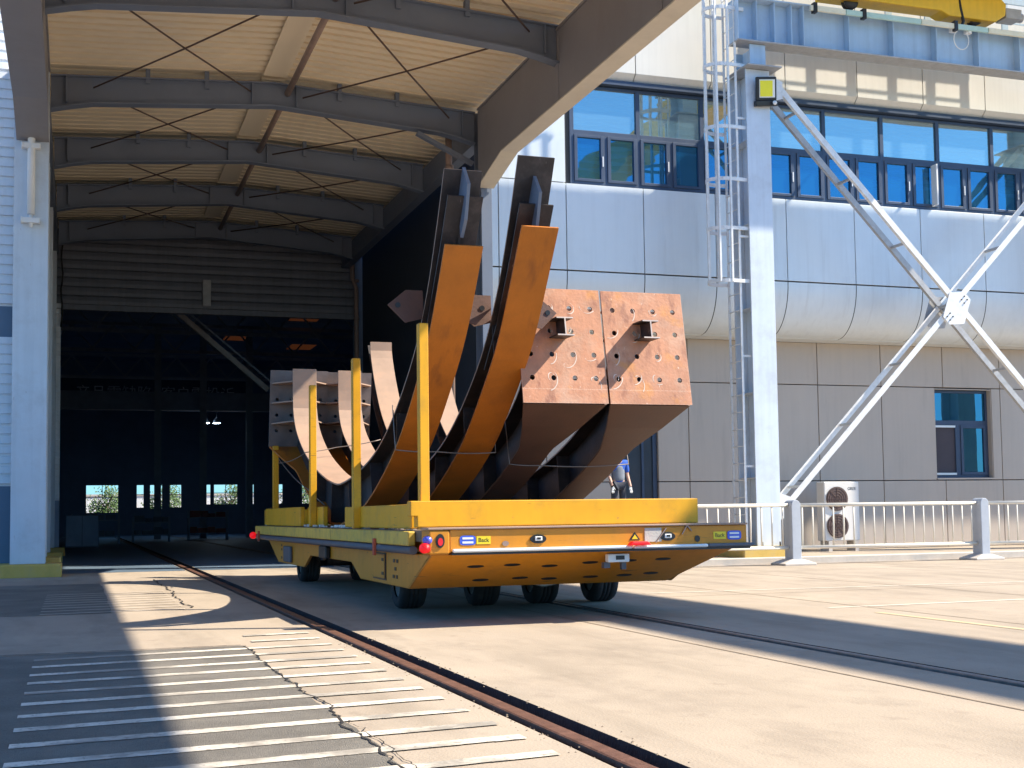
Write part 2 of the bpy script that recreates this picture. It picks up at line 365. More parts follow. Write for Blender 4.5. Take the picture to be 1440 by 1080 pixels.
sd = bpy.data.lights.new('sun', 'SUN'); sd.energy = 5.0; sd.angle = R(.5); sd.color = (1, .90, .74)
so = bpy.data.objects.new('sun', sd); C.objects.link(so); so.rotation_euler = SUN.to_track_quat('Z', 'Y').to_euler(); so.location = (20, -20, 40)
w = bpy.data.worlds.new('World'); S.world = w; w.use_nodes = True
sk = w.node_tree.nodes.new('ShaderNodeTexSky'); sk.sky_type = 'NISHITA'; sk.sun_disc = False
sk.sun_elevation = math.asin(SUN.z); sk.sun_rotation = math.atan2(SUN.x, SUN.y); sk.air_density = 1.; sk.dust_density = .6; sk.ozone_density = 2.2
bgn = w.node_tree.nodes['Background']; tn = w.node_tree.nodes.new('ShaderNodeVectorMath'); tn.operation = 'MULTIPLY'; tn.inputs[1].default_value = (.46, .95, 1.42)
w.node_tree.links.new(sk.outputs[0], tn.inputs[0]); w.node_tree.links.new(tn.outputs[0], bgn.inputs[0]); bgn.inputs[1].default_value = .095
S.view_settings.view_transform = 'Standard'; S.view_settings.look = 'None'; S.view_settings.gamma = 1; S.view_settings.exposure = 1.06
S.render.engine = 'CYCLES'; S.cycles.max_bounces = 8; S.cycles.diffuse_bounces = 5; S.cycles.transparent_max_bounces = 8

# ------------------------------------------------------------------ ground
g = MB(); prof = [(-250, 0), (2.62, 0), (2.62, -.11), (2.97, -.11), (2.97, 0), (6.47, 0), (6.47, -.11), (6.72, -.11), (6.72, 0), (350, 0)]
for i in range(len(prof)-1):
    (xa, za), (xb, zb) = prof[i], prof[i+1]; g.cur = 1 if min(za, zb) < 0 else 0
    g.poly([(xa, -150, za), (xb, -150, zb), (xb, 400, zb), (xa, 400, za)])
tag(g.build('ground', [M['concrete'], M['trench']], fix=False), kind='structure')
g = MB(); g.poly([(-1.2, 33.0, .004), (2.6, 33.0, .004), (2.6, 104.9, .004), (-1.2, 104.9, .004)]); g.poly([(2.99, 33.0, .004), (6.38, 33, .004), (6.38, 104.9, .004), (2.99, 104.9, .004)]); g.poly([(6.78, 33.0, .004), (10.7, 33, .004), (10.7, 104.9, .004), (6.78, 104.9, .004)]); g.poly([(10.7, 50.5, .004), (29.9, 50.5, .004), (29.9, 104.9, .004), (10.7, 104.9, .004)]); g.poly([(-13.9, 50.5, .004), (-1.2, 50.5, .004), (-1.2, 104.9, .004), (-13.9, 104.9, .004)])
tag(g.build('hall_floor', M['hall_floor'], fix=False), kind='structure')  # dark sheet laid over the concrete to deepen shade and cut bounced light
# asphalt patch with a ragged right and far edge
def rag(a, b, n, amp):
    return [(a[0]+(b[0]-a[0])*i/n+random.uniform(-amp, amp), a[1]+(b[1]-a[1])*i/n+random.uniform(-amp, amp)) for i in range(n+1)]
pts = [(-9, 1), (1.62, 1)] + rag((1.62, 1.2), (1.63, 13.38), 60, .022) + rag((1.6, 13.39), (-9, 13.15), 45, .03)
g = MB(); g.poly([(x, y, .004) for x, y in pts]); tag(g.build('asphalt_patch', M['asphalt'], fix=False), kind='structure')
g = MB()   # second, older asphalt panel further off on the left
g.poly([(x, y, .004) for x, y in [(-9, 18.6)] + rag((-9, 18.6), (.50, 18.85), 20, .02) + rag((.50, 18.9), (.50, 27.5), 20, .02) + [(-9, 27.5)]]); tag(g.build('worn_asphalt_panel', M['asphalt'], fix=False), kind='structure')
def crack(pts, wd):
    g = MB(); L = []; Rr = []
    for x, y in pts:
        a = random.uniform(.3, 1)*wd; j = random.uniform(-.006, .006)
        L.append((x+j-a, y, .009)); Rr.append((x+j+a, y, .009))
    for i in range(len(pts)-1): g.poly([L[i], Rr[i], Rr[i+1], L[i+1]])
    return tag(g.build('pavement_crack', M['crack'], fix=False), kind='structure')
def walk(x0, y0, y1, st, amp):
    P_ = []; x = x0; y = y0
    while y < y1:
        P_.append((x, y)); x += random.gauss(0, amp)+.3*(x0-x); y += st*random.uniform(.5, 1.5)
    return P_
crack(walk(1.62, 4.8, 13.4, .07, .014), .014)
crack(walk(1.66, 5.0, 8.2, .06, .012), .005)
crack(walk(1.6, 19.3, 28.8, .16, .022), .02)
g = MB()
for i in range(40): # ragged seam along the far edge of the asphalt
    x = 1.6-i*.14; g.poly([(x, 13.385+random.uniform(-.02, .01), .009), (x, 13.41+random.uniform(-.01, .02), .009), (x-.14, 13.41+random.uniform(-.01, .02), .009), (x-.14, 13.385+random.uniform(-.02, .01), .009)])
tag(g.build('asphalt_seam', M['crack'], fix=False), kind='structure')
ys = [14.52, 13.83, 13.13, 12.53, 11.91, 11.34, 10.72, 10.11, 9.51, 8.94, 8.33, 7.73, 7.2, 6.65, 6.1, 5.55, 5.0]
g = MB()
for k, y in enumerate(ys):
    x0 = 1.75 if k < 2 else -.35; wv = .075; n = 14
    for i in range(n):
        xa = x0+(2.48-x0)*i/n; xb = x0+(2.48-x0)*(i+1)/n
        ya = y-.3*(2.48-xa)/2.83; yb = y-.3*(2.48-xb)/2.83; e = lambda: random.uniform(-.006, .006)
        g.poly([(xa, ya-wv+e(), .008), (xb, yb-wv+e(), .008), (xb, yb+wv+e(), .008), (xa, ya+wv+e(), .008)])
tag(g.build('hatch_marking', M['line'], fix=False), kind='structure')
g = MB()
for k in range(9):
    y = 18.9+k*.6; g.poly([(-.45, y, .008), (1.5, y+.2, .008), (1.5, y+.28, .008), (-.45, y+.08, .008)])
tag(g.build('faded_hatch_marking', M['oldline'], fix=False), kind='structure')
g = MB()
g.poly([(9.42, 14.88, .004), (16, 15.02, .004), (16, 15.16, .004), (9.42, 15.0, .004)])
g.poly([(8.6, 18.9, .004), (20, 18.2, .004), (20, 18.32, .004), (8.6, 19.02, .004)])
tag(g.build('worn_white_marking', M['oldline'], fix=False), kind='structure')
g = MB()
g.poly([(9.48, 8, .004), (9.6, 8, .004), (9.6, 14, .004), (9.48, 14, .004)])
tag(g.build('worn_yellow_marking', M['yline'], fix=False), kind='structure')
g = MB()
for x in (5.75, 9.95, 13.2, 18.0): g.poly([(x-.012, -5, .004), (x+.012, -5, .004), (x+.012, 31, .004), (x-.012, 31, .004)])
for y in (18.0, 24.2): g.poly([(6.9, y-.012, .0045), (40, y-.012, .0045), (40, y+.012, .0045), (6.9, y+.012, .0045)])
tag(g.build('concrete_joint', M['joint'], fix=False), kind='structure')
# rails: I-section set flush in their troughs
def rail(x, y0, y1, name, m, label, hw=.045):
    g = MB(); p = [(-.075, -.108), (.075, -.108), (.075, -.09), (.012, -.075), (.012, -.035), (hw, -.025), (hw, .006), (hw-.012, .012), (-hw+.012, .012), (-hw, .006), (-hw, -.025), (-.012, -.035), (-.012, -.075), (-.075, -.09)]
    g.prism([(x+a, y0, b) for a, b in p], (0, y1-y0, 0)); return tag(g.build(name, m), label, 'rail')
rail(2.745, -3, 104, 'steel_rail', M['rail'], 'rusty brown rail set in a dark trough beside the hatched white lines', .06)
rail(6.585, -3, 104, 'steel_rail', M['rail_dark'], 'dark steel rail set flush in the paving, running into the long shadow on the right', .05)
# loose grit along the near rail
g = MB()
for i in range(170):
    y = random.uniform(5.5, 14); x = random.choice((2.60, 2.985))+random.gauss(0, .03); q = random.uniform(.003, .009)
    b0 = len(g.v); g.v += [(x-q, y-q, .0), (x+q, y-q, 0), (x+q, y+q*1.4, 0), (x-q, y+q, 0), (x, y, q*1.1)]
    for f in ((0,1,4),(1,2,4),(2,3,4),(3,0,4)): g.face([b0+k for k in f])
tag(g.build('grit', M['joint'], fix=False), 'loose grit and crumbled edge along the near rail trough', 'grit', kind='stuff')

# ------------------------------------------------------------------ canopy
cp = thing('factory_canopy', 'wide grey steel canopy with cream ribbed roof and cross rods over the hall door', 'canopy', (4.5, 32, 0))
AY = [0.2, 5.3, 10.4, 15.5, 20.5, 25.7, 32., 37.3, 42.6, 47.9]
XL, XR = -.62, 9.88
def gab(x): return max(0., 1-abs(x-4.65)/5.25)
def zbot(x): return 11.13+.40*gab(x)
def ztop(x): return 11.84+.30*gab(x)
def arch(y):
    g = MB(); n = 22; lo = []; up = []
    for i in range(n+1):
        x = XL+(XR-XL)*i/n; zb = zbot(x); d = min(x-XL, XR-x)
        if d < .8: zb -= .14*(1-d/.8)
        lo.append((x, zb)); up.append((x, ztop(x)))
    for a, b, t, wv in ((lo, 1, .035, .15), (up, -1, .03, .13)):
        for i in range(n):
            (x0, z0), (x1, z1) = a[i], a[i+1]
            g.prism([(x0, y-wv, z0), (x1, y-wv, z1), (x1, y-wv, z1+t*b), (x0, y-wv, z0+t*b)], (0, 2*wv, 0))
    for i in range(n):
        g.prism([(lo[i][0], y-.012, lo[i][1]+.035), (lo[i+1][0], y-.012, lo[i+1][1]+.035), (up[i+1][0], y-.012, up[i+1][1]-.03), (up[i][0], y-.012, up[i][1]-.03)], (0, .024, 0))
    for x in (XL+.35, 4.1, 5.2, XR-.35): # stiffeners
        g.box((x-.012, y-.13, zbot(x)+.04), (x+.012, y+.13, ztop(x)-.032))
    for x in (1.6, 3.0, 6.3, 7.8):  # purlin cleats
        g.box((x-.05, y-.08, 11.83), (x+.05, y+.08, zroof(x)-.01))
    return g.build('arch_beam', M['paint_grey'], cp)
def zroof(x): return 12.07+.30*(1-abs(x-4.65)/5.25)
for y in AY: arch(y)
# roof sheet: ribs run across the span
g = MB(); xs = [-1.55+i*(12.05/12) for i in range(13)]; yy = []; y = -1.2; k = 0
while y < 50.3:
    yy += [(y, 0), (y+.24, 0), (y+.25, .17), (y+.37, .17), (y+.38, 0)]; y += .38

b0 = len(g.v)
for (y, dz) in yy:
    for x in xs: g.v.append((x, y, zroof(x)+dz))
nx = len(xs)
for j in range(len(yy)-1):
    for i in range(nx-1): g.face((b0+j*nx+i, b0+j*nx+i+1, b0+(j+1)*nx+i+1, b0+(j+1)*nx+i))
rs = g.build('roof_sheet', M['sheet'], cp, fix=False); sm = rs.modifiers.new('t', 'SOLIDIFY'); sm.thickness = .012; sm.offset = 1
g = MB()
for q in range(len(AY)-1): g.box((4.36, AY[q]+.14, 12.27), (4.94, AY[q+1]-.14, 12.32))
g.build('ridge_strip', M['sheet'], cp)
for q in range(len(AY)-1):
    g = MB(); g.cyl((4.98, AY[q]+.02, 11.9), (4.98, AY[q+1]-.02, 11.9), .075, 12); g.build('tie_tube', M['pipe_rust'], cp)
for q in range(3, len(AY)-1):
    for xa, xb in ((.35, 4.05), (5.35, 9.15)):
        za, zb = zroof(xa)-.50, zroof(xb)-.50; dz = .0
        for (p, r_) in (((xa, AY[q]+.15, za), (xb, AY[q+1]-.15, zb)), ((xb, AY[q]+.15, zb-.04), (xa, AY[q+1]-.15, za-.04))):
            g = MB(); a = Vector(p); b = Vector(r_); m_ = (a+b)/2 - Vector((0, 0, .03)); g.tube([a, m_, b], .022, 6); g.build('bracing_rod', M['rod'], cp)
def eave(x0, x1, zb, out):
    g = MB(); pr = [(-1.2, zb), (29.6, zb), (31.55, zb-.42), (31.55, 11.75), (-1.2, 11.75)]
    g.prism([(x0, a, b) for a, b in pr], (x1-x0, 0, 0))
    g.box((x0-.04, -1.2, 11.752), (x1+.04, 31.5, 11.80))
    for y in (5.3, 10.4, 15.5, 20.5, 25.7): g.box((out-.012, y-.1, zb+.02), (out+.012, y+.1, 11.74))
    eb = g.build('eave_beam', M['eave_web'], cp, bevel=.006)
    g = MB(); g.box((x0-.02, -1.2, zb-.035), (x1+.02, 29.6, zb-.002)); g.prism([(x0-.02, 29.6, zb-.002), (x0-.02, 31.56, zb-.422), (x0-.02, 31.56, zb-.455), (x0-.02, 29.6, zb-.035)], (x1-x0+.04, 0, 0)); g.build('bottom_flange', M['eave_lit_flange'] if x0 > 0 else M['eave_web'], eb)  # right flange takes the painted-in lit tone, left keeps the web tone
    return eb
eave(-1.33, -.66, 10.55, -.65); eave(9.84, 10.24, 10.2, 9.83)
for x0, x1 in ((-1.2, -.66), (9.9, 10.2)):
    g = MB(); g.box((x0, 32.2, 11.05), (x1, 50, 11.75)); g.build('rear_eave_beam', M['paint_grey'], cp)
g = MB(); g.bar((8.3, 31.9, 11.15), (9.8, 31.9, 10.45), .16, .1); g.build('knee_brace', M['paint_grey'], cp)
def column(x0, x1, y0, y1, zt, m=None):
    g = MB(); g.box((x0, y0, .3), (x1, y0+.04, zt)); g.box((x0, y1-.04, .3), (x1, y1, zt)); xm = (x0+x1)/2
    g.box((xm-.015, y0+.04, .3), (xm+.015, y1-.04, zt)); o = g.build('column', m or M['paint_blue'], cp, bevel=.006)
    p = MB(); p.box((x0-.28, y0-.35, -.02), (x1+.36, y1+.25, .3)); p.build('plinth', M['plinth'], o, bevel=.03); return o
column(-1.40, -.64, 31.6, 32.3, 11.9); column(-1.15, -.7, 49.3, 49.9, 11.7); column(9.93, 10.22, 31.6, 32.2, 11.9, M['paint_grey'])
for y in (37.3, 42.6): column(-1.2, -.72, y-.25, y+.25, 11.7)

# pipes on the canopy
t = thing('wall_pipe', 'short white capped pipe clamped to the blue column on the left', 'pipe', (-1.02, 31.5, 8))
g = MB(); g.tube([(-1.02, 31.46, 8.05), (-1.02, 31.46, 8.35)], .045, 10); g.tube([(-1.02, 31.46, 8.35), (-1.02, 31.46, 10.42), (-1.02, 31.46, 10.5)], [.085, .085, .05], 14); g.build('tube', M['white'], t)
for z in (8.2, 9.95):
    g = MB(); g.box((-1.22, 31.38, z-.06), (-.82, 31.57, z+.06)); g.lathe((-1.22, 31.45, z), [(.0, -.02), (.09, -.02), (.09, .02), (0, .02)], 'x', 10); g.build('clamp', M['white'], t, bevel=.01)
for nm, pts, rr, lab in (('downpipe', [(9.35, 32.6, 11.3), (9.35, 32.6, 10.7), (9.37, 32.6, 9.9), (9.37, 32.6, 0)], .09, 'brown downpipe hanging beside the dark right column of the canopy'),
                         ('downpipe', [(10.25, 49.6, 11.6), (10.25, 49.6, 10.6), (10.4, 49.6, 10.2), (10.4, 49.6, 0)], .09, 'thin grey downpipe in the shade at the right jamb of the hall door')):
    g = MB(); g.tube(pts, rr, 10); 
    for z in (10.5, 9, 6, 3): g.lathe((pts[-1][0], pts[0][1], z), [(rr, -.05), (rr+.025, -.05), (rr+.025, .05), (rr, .05)], 'z', 10)
    tag(g.build(nm, M['pipe_rust'], None), lab, 'pipe')

g = MB(); g.tube([(-.52+.03*math.sin(i*1.3), 49.9, 12.0-i*.28) for i in range(14)], .03, 6); tag(g.build('hanging_cable', M['rubber'], None), 'black cable hanging loosely down the left jamb of the shutter', 'cable')
# ------------------------------------------------------------------ factory hall
hall = thing('factory_hall', 'dark factory hall with raised grey shutter and white ribbed siding', 'hall', (4.8, 50.5, 0))
def ribbed(x0, x1, y, z0, z1, pitch=.19, d=.045, flip=1):
    g = MB(); z = z0; P = []
    while z < z1-.001:
        P += [(z, 0), (z+pitch*.22, 0), (z+pitch*.27, d), (z+pitch*.95, d)]; z += pitch
    P.append((z, 0))
    for i in range(len(P)-1):
        (a, da), (b, db) = P[i], P[i+1]; g.poly([(x0, y-da*flip, a), (x1, y-da*flip, a), (x1, y-db*flip, b), (x0, y-db*flip, b)])
    return g
ribbed(-9, -1.42, 32.55, 6.35, 15.5, .235, .075).build('ribbed_siding', M['siding'], hall, fix=False)
ribbed(-9, -1.42, 32.55, 2.1, 5.5, .235, .075).build('ribbed_siding', M['siding'], hall, fix=False)
g = MB(); g.box((-9, 32.52, 5.5), (-1.42, 32.6, 6.35)); g.box((-9, 32.53, 0), (-1.42, 32.6, 2.1)); g.build('siding_band', M['siding_dark'], hall)
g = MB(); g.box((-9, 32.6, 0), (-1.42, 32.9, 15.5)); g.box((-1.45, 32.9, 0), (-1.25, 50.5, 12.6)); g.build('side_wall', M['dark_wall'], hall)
ribbed(-1.24, -.55, 50.1, 2.0, 9.2, .22).build('ribbed_siding', M['siding'], hall, fix=False)
g = MB(); g.box((-1.24, 50.12, 0), (-.55, 50.4, 9.2)); g.build('door_jamb', M['hall_steel'], hall)
g = MB(); g.box((10.45, 50.1, 0), (10.9, 50.5, 12.6)); g.build('door_jamb', M['hall_steel'], hall)
g = MB(); P = []; z = 9.25; y = 50.2
while z < 12.6:
    P += [(z, 0), (z+.03, .05), (z+.16, .07), (z+.30, .05), (z+.335, 0)]; z += .335
for i in range(len(P)-1):
    (a, da), (b, db) = P[i], P[i+1]; g.poly([(-.9, y-da, a), (10.5, y-da, a), (10.5, y-db, b), (-.9, y-db, b)])
sh = g.build('roller_shutter', M['shutter'], hall, fix=False)
g = MB(); g.box((-.9, 50.1, 9.05), (10.5, 50.3, 9.25)); g.build('bottom_rail', M['shutter'], sh, bevel=.01)
g = MB(); g.box((4.55, 49.95, 9.35), (4.85, 50.1, 10.35)); g.build('lock_box', M['paint_galvd'], sh, bevel=.01)
g = MB()
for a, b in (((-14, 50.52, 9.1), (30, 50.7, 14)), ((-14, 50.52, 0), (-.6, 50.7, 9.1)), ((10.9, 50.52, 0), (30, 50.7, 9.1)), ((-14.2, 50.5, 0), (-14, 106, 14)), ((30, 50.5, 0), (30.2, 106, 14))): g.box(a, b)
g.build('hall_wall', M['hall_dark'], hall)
# roof with skylight holes
sky_q = [(6.6, 8.3, 74, 77), (12.6, 14.4, 78, 81), (9.6, 11.2, 88, 91), (14.6, 16.4, 92, 95)]
g = MB(); xc = sorted({-14.2, 30.2} | {q for s in sky_q for q in s[:2]}); yc = sorted({50.5, 106.2} | {q for s in sky_q for q in s[2:]})
for i in range(len(xc)-1):
    for j in range(len(yc)-1):
        if any(s[0] <= xc[i] < s[1] and s[2] <= yc[j] < s[3] for s in sky_q): continue
        g.poly([(xc[i], yc[j], 13.6), (xc[i], yc[j+1], 13.6), (xc[i+1], yc[j+1], 13.6), (xc[i+1], yc[j], 13.6)])
g.build('hall_roof', M['hall_dark'], hall, fix=False)
for s in sky_q:
    g = MB(); g.box((s[0], s[2], 13.6), (s[1], s[3], 13.62)); g.build('skylight', M['skylight'], hall)
# back wall with window openings
wins = [(.75, 3.2, 1.75, 3.95), (4.5, 5.1, 2.1, 3.95), (5.5, 6.5, 2.0, 3.95), (7.0, 7.95, 2.1, 3.95), (9.6, 10.2, 2.3, 3.95), (10.4, 12.3, 2.3, 3.95), (13.1, 13.6, 2.3, 3.95), (15.2, 15.9, 2.3, 3.95), (17.4, 18.4, 2.3, 3.95)]
g = MB(); x = -14
for q in wins:
    g.box((x, 105, 0), (q[0], 105.2, 14)); g.box((q[0], 105, 0), (q[1], 105.2, q[2])); g.box((q[0], 105, q[3]), (q[1], 105.2, 14)); x = q[1]
g.box((x, 105, 0), (30, 105.2, 14)); g.build('rear_wall', M['hall_dark'], hall)
for q in wins:
    g = MB(); nx_ = max(1, round((q[1]-q[0])/1.0)); t_ = .05
    g.box((q[0], 104.96, q[2]), (q[1], 105.0, q[2]+t_)); g.box((q[0], 104.96, q[3]-t_), (q[1], 105, q[3])); zm = (q[2]+q[3])/2+.1
    g.box((q[0], 104.96, zm), (q[1], 105, zm+t_))
    for i in range(nx_+1):
        xx = q[0]+(q[1]-q[0]-t_)*i/nx_; g.box((xx, 104.955, q[2]+t_), (xx+t_, 104.995, q[3]-t_))
    g.build('window_frame', M['hall_steel'], hall)
for yy_ in (56, 64, 72, 80.5, 96):
    g = MB(); g.box((-13.9, yy_, 11.3), (29.9, yy_+.2, 11.5)); g.box((-13.9, yy_, 12.9), (29.9, yy_+.2, 13.1)); xx = -13.5
    while xx < 29:
        g.bar((xx, yy_+.1, 11.5), (xx+1.2, yy_+.1, 12.9), .1, .1); g.bar((xx+1.2, yy_+.1, 12.9), (xx+2.4, yy_+.1, 11.5), .1, .1); xx += 2.4
    g.build('roof_truss', M['hall_steel'], hall)
bn = thing('wall_banner', 'dim blue banner with white slogan high on the rear wall of the hall', 'banner', (4.5, 104.9, 10.4))
g = MB(); g.box((-1.2, 104.86, 10.1), (13.2, 104.9, 12.2)); g.build('cloth', M['banner'], bn)
text('lettering', '产品零缺陷  客户零投诉', 1.15, M['banner_text'], bn, (6.0, 104.855, 11.05), FACE)
# dim things inside the hall
t = thing('diagonal_strut', 'long pale diagonal steel strut just inside the dark hall doorway', 'strut', (6.2, 56, 9))
g = MB(); g.bar((3.35, 56, 10.6), (7.9, 56.4, 6.8), .12, .22); g.build('strut', M['paint_galvd'], t)
g = MB(); g.bar((3.75, 56, 10.65), (8.1, 56.4, 7.1), .06, .08); g.build('rod', M['hall_steel'], t)
t = thing('overhead_crane', 'dim bridge crane spanning the inside of the dark hall', 'crane', (8, 88, 8))
g = MB(); g.box((-13.9, 87.6, 8.4), (29.9, 88.4, 9.6)); g.build('girder', M['hall_steel'], t)
for x in (8.2, 8.9):
    g = MB(); g.tube([(x, 87.9, 8.4), (x, 87.9, 7.9)], .03, 6); g.lathe((x, 87.9, 7.6), [(.02, .32), (.1, .28), (.24, .02), (.22, 0)], 'z', 14); o = g.build('hanging_lamp', M['hall_steel'], t)
    g = MB(); g.lathe((x, 87.9, 7.58), [(.0, 0), (.22, .0), (.2, .03)], 'z', 14); g.build('lens', M['lamp'], o)
def rack(x0, x1, y, z1, m, lab, nm='steel_rack', cat='rack'):
    t = thing(nm, lab, cat, ((x0+x1)/2, y, 0))
    for x in (x0, x1-.08):
        for yy_ in (y, y+.8):
            g = MB(); g.box((x, yy_, 0), (x+.08, yy_+.08, z1)); g.build('leg', M['hall_steel'], t)
    for k in range(2):
        z = .35+k*(z1-.5)/1.3; g = MB(); g.box((x0-.02, y-.02, z), (x1+.02, y+.9, z+.06)); g.build('shelf', M['hall_steel'], t)
        g = MB(); xx = x0+.1
        while xx < x1-.3:
            w_ = random.uniform(.25, .6); g.box((xx, y+.1, z+.065), (min(xx+w_, x1-.1), y+.75, z+.065+random.uniform(.2, .45))); xx += w_+.06
        g.build('load', m, t)
rack(-.2, 2.2, 70, 1.6, M['slate'], 'low grey rack of parts at the left inside the dark hall')
rack(3.0, 5.0, 74, 1.4, M['slate'], 'low grey rack under the first bright rear window of the hall')
rack(6.3, 8.6, 78, 1.7, M['redcab'], 'rack with dull red boxes in the middle of the dark hall')
rack(10.2, 12.8, 72, 1.8, M['redcab'], 'rack with dull red boxes deeper right behind the yellow carrier')
t = thing('control_cabinet', 'tall slate cabinet standing in shadow just inside the left door jamb', 'cabinet', (.1, 60, 0))
g = MB(); g.box((-.4, 60, .08), (1.0, 60.6, 1.5)); g.build('body', M['slate'], t, bevel=.02)
g = MB(); g.box((-.36, 59.975, .14), (.28, 59.998, 1.44)); g.box((.32, 59.975, .14), (.96, 59.998, 1.44)); g.build('door', M['hall_steel'], t)
for x in (4.9, 7.7, 10.6): # inner columns
    g = MB(); g.box((x-.2, 84, 0), (x+.2, 84.05, 13.5)); g.box((x-.2, 84.35, 0), (x+.2, 84.4, 13.5)); g.box((x-.02, 84.05, 0), (x+.02, 84.35, 13.5)); g.build('inner_column', M['hall_steel'], hall)
bw = thing('daylight_backdrop', 'pale added wall standing in for bright daylight in the rear windows of the hall', 'wall', (8, 124, 0))
g = MB(); g.box((-20, 124, 0), (45, 124.3, 3.4)); g.build('wall', M['white'], bw)  # backdrop added so the rear windows look white with daylight
g = MB(); g.box((-20, 123.92, 3.4), (45, 124.38, 3.55)); g.build('coping', M['conc_base'], bw)
# trees beyond the hall's rear windows
def tree(x, y, h, lab):
    t = thing('garden_tree', lab, 'tree', (x, y, 0), 'trees beyond the rear windows of the hall')
    g = MB(); g.tube([(x, y, 0), (x+.1, y, h*.35), (x-.1, y, h*.7)], [.22, .15, .06], 8)
    for k in range(5):
        a = k*1.3; g.tube([(x, y, h*(.3+.07*k)), (x+math.cos(a)*h*.25, y+math.sin(a)*h*.25, h*(.55+.06*k))], [.08, .02], 5)
    g.build('trunk', M['bark'], t)
    g = MB()
    for k in range(2300):
        c = random.choice([(0, 0, .45), (.2, .1, .6), (-.22, 0, .55), (.05, -.1, .8), (-.1, .1, .35), (.25, 0, .35)])
        p = Vector((x+h*(c[0]+random.gauss(0, .1)), y+h*(c[1]+random.gauss(0, .1)), h*(c[2]+random.gauss(0, .1))))
        if p.z < .4: continue
        a = Vector((random.gauss(0,1), random.gauss(0,1), random.gauss(0,1))).normalized()*.1; b = a.orthogonal().normalized()*.07
        g.poly([p-a, p-b, p+a, p+b])
    g.build('crown', M['leaf'], t, fix=False)
for x, y, h, lab in ((2.6, 116, 4.2, 'leafy green tree outside the leftmost rear window of the hall'), (7.6, 119, 4.6, 'leafy green tree outside the narrow middle rear windows of the hall'), (13.2, 117, 4.4, 'leafy green tree outside the widest right rear window of the hall'), (19.5, 118, 4.8, 'leafy green tree outside the rear window nearest the yellow stakes')): tree(x, y, h, lab)

# ------------------------------------------------------------------ office building
ofc = thing('office_building', 'modern pale panelled office block with curved overhang and blue strip windows', 'building', (22, 35, 0))
X0, X1, YF, YC, YB = 10.75, 46., 34.5, 35.6, 36.4
g = MB(); g.box((X0+.02, YF+.14, 8.3), (X1, 52, 10.86)); g.box((X0+.02, YF+.5, 13.82), (X1, 52, 18.4)); g.box((X0+.02, YF+.14, 10.86), (13.6, 52, 13.82)); g.box((13.6, 41.5, 10.86), (X1, 52, 13.82)); g.build('core_wall', M['gap'], ofc)
g = MB(); g.box((X0, YF+.02, 0), (X0+.018, 50.1, 18.4)); g.build('side_wall', M['dark_wall'], ofc)
seams = [X0, 11.35, 13.42, 15.87, 18.24, 20.67, 23.1, 25.55, 28.0, 30.45, 32.9, 35.35, 37.8, 40.3, 43., X1]
def cladding(nm, rects, y, d, m, gap=.014):
    g = MB()
    for x0, x1, z0, z1 in rects: g.box((x0+gap, y, z0+gap), (x1-gap, y+d, z1-gap))
    return g.build(nm, m, ofc, bevel=.006)
rc = []
for i in range(len(seams)-1):
    rc.append((seams[i], seams[i+1], 8.3, 10.86))
    if seams[i] < 13: rc.append((seams[i], seams[i+1], 10.86, 14.0))
cladding('facade_panels', rc, YF, .13, M['panel'])
g = MB(); n = 14
for i in range(len(seams)-1):
    a0, a1 = seams[i]+.014, seams[i+1]-.014; base = len(g.v)
    for k in range(n+1):
        a = math.pi/2*k/n
        for x in (a0, a1): g.v.append((x, YC-1.1*math.cos(a), 8.272-1.56*math.sin(a)))
    for k in range(n): g.face((base+2*k, base+2*k+1, base+2*k+3, base+2*k+2), True)
g.build('curved_soffit', M['panel'], ofc, fix=False)
g = MB(); 
for k in range(n):
    a, b = math.pi/2*k/n, math.pi/2*(k+1)/n
    g.poly([(X0, YC+.02-1.1*math.cos(a), 8.29-1.56*math.sin(a)), (X1, YC+.02-1.1*math.cos(a), 8.29-1.56*math.sin(a)), (X1, YC+.02-1.1*math.cos(b), 8.29-1.56*math.sin(b)), (X0, YC+.02-1.1*math.cos(b), 8.29-1.56*math.sin(b))])
g.poly([(X0, YC, 6.73), (X1, YC, 6.73), (X1, YB+.3, 6.73), (X0, YB+.3, 6.73)])
g.build('soffit_backing', M['gap'], ofc, fix=False)
g = MB()
for i in range(len(seams)-1): g.box((seams[i]+.014, YC, 6.70), (seams[i+1]-.014, YB-.01, 6.712))
g.build('flat_soffit', M['panel'], ofc)
# fascia above the windows, with a bevelled lower lip
tops = [X0, 13.1, 15.6, 18.1, 20.63, 23.2, 25.65, 28.05, 30.5, 33., 35.5, 38, 41, X1]
g = MB()
for i in range(len(tops)-1):
    a, b = tops[i]+.014, tops[i+1]-.014
    g.prism([(a, YF+.46, 14.02), (a, YF-.02, 14.02), (a, YF-.22, 14.22), (a, YF-.22, 17.9), (a, YF+.46, 17.9)], (b-a, 0, 0))
g.build('fascia_panels', M['panel_top'], ofc, bevel=.006)
g = MB(); g.box((13.1, YF-.12, 13.86), (X1, YF+.45, 14.0)); g.box((X0, YF+.47, 14.02), (X1, YF+.495, 18.)); g.build('fascia_trim', M['frame'], ofc, bevel=.005)
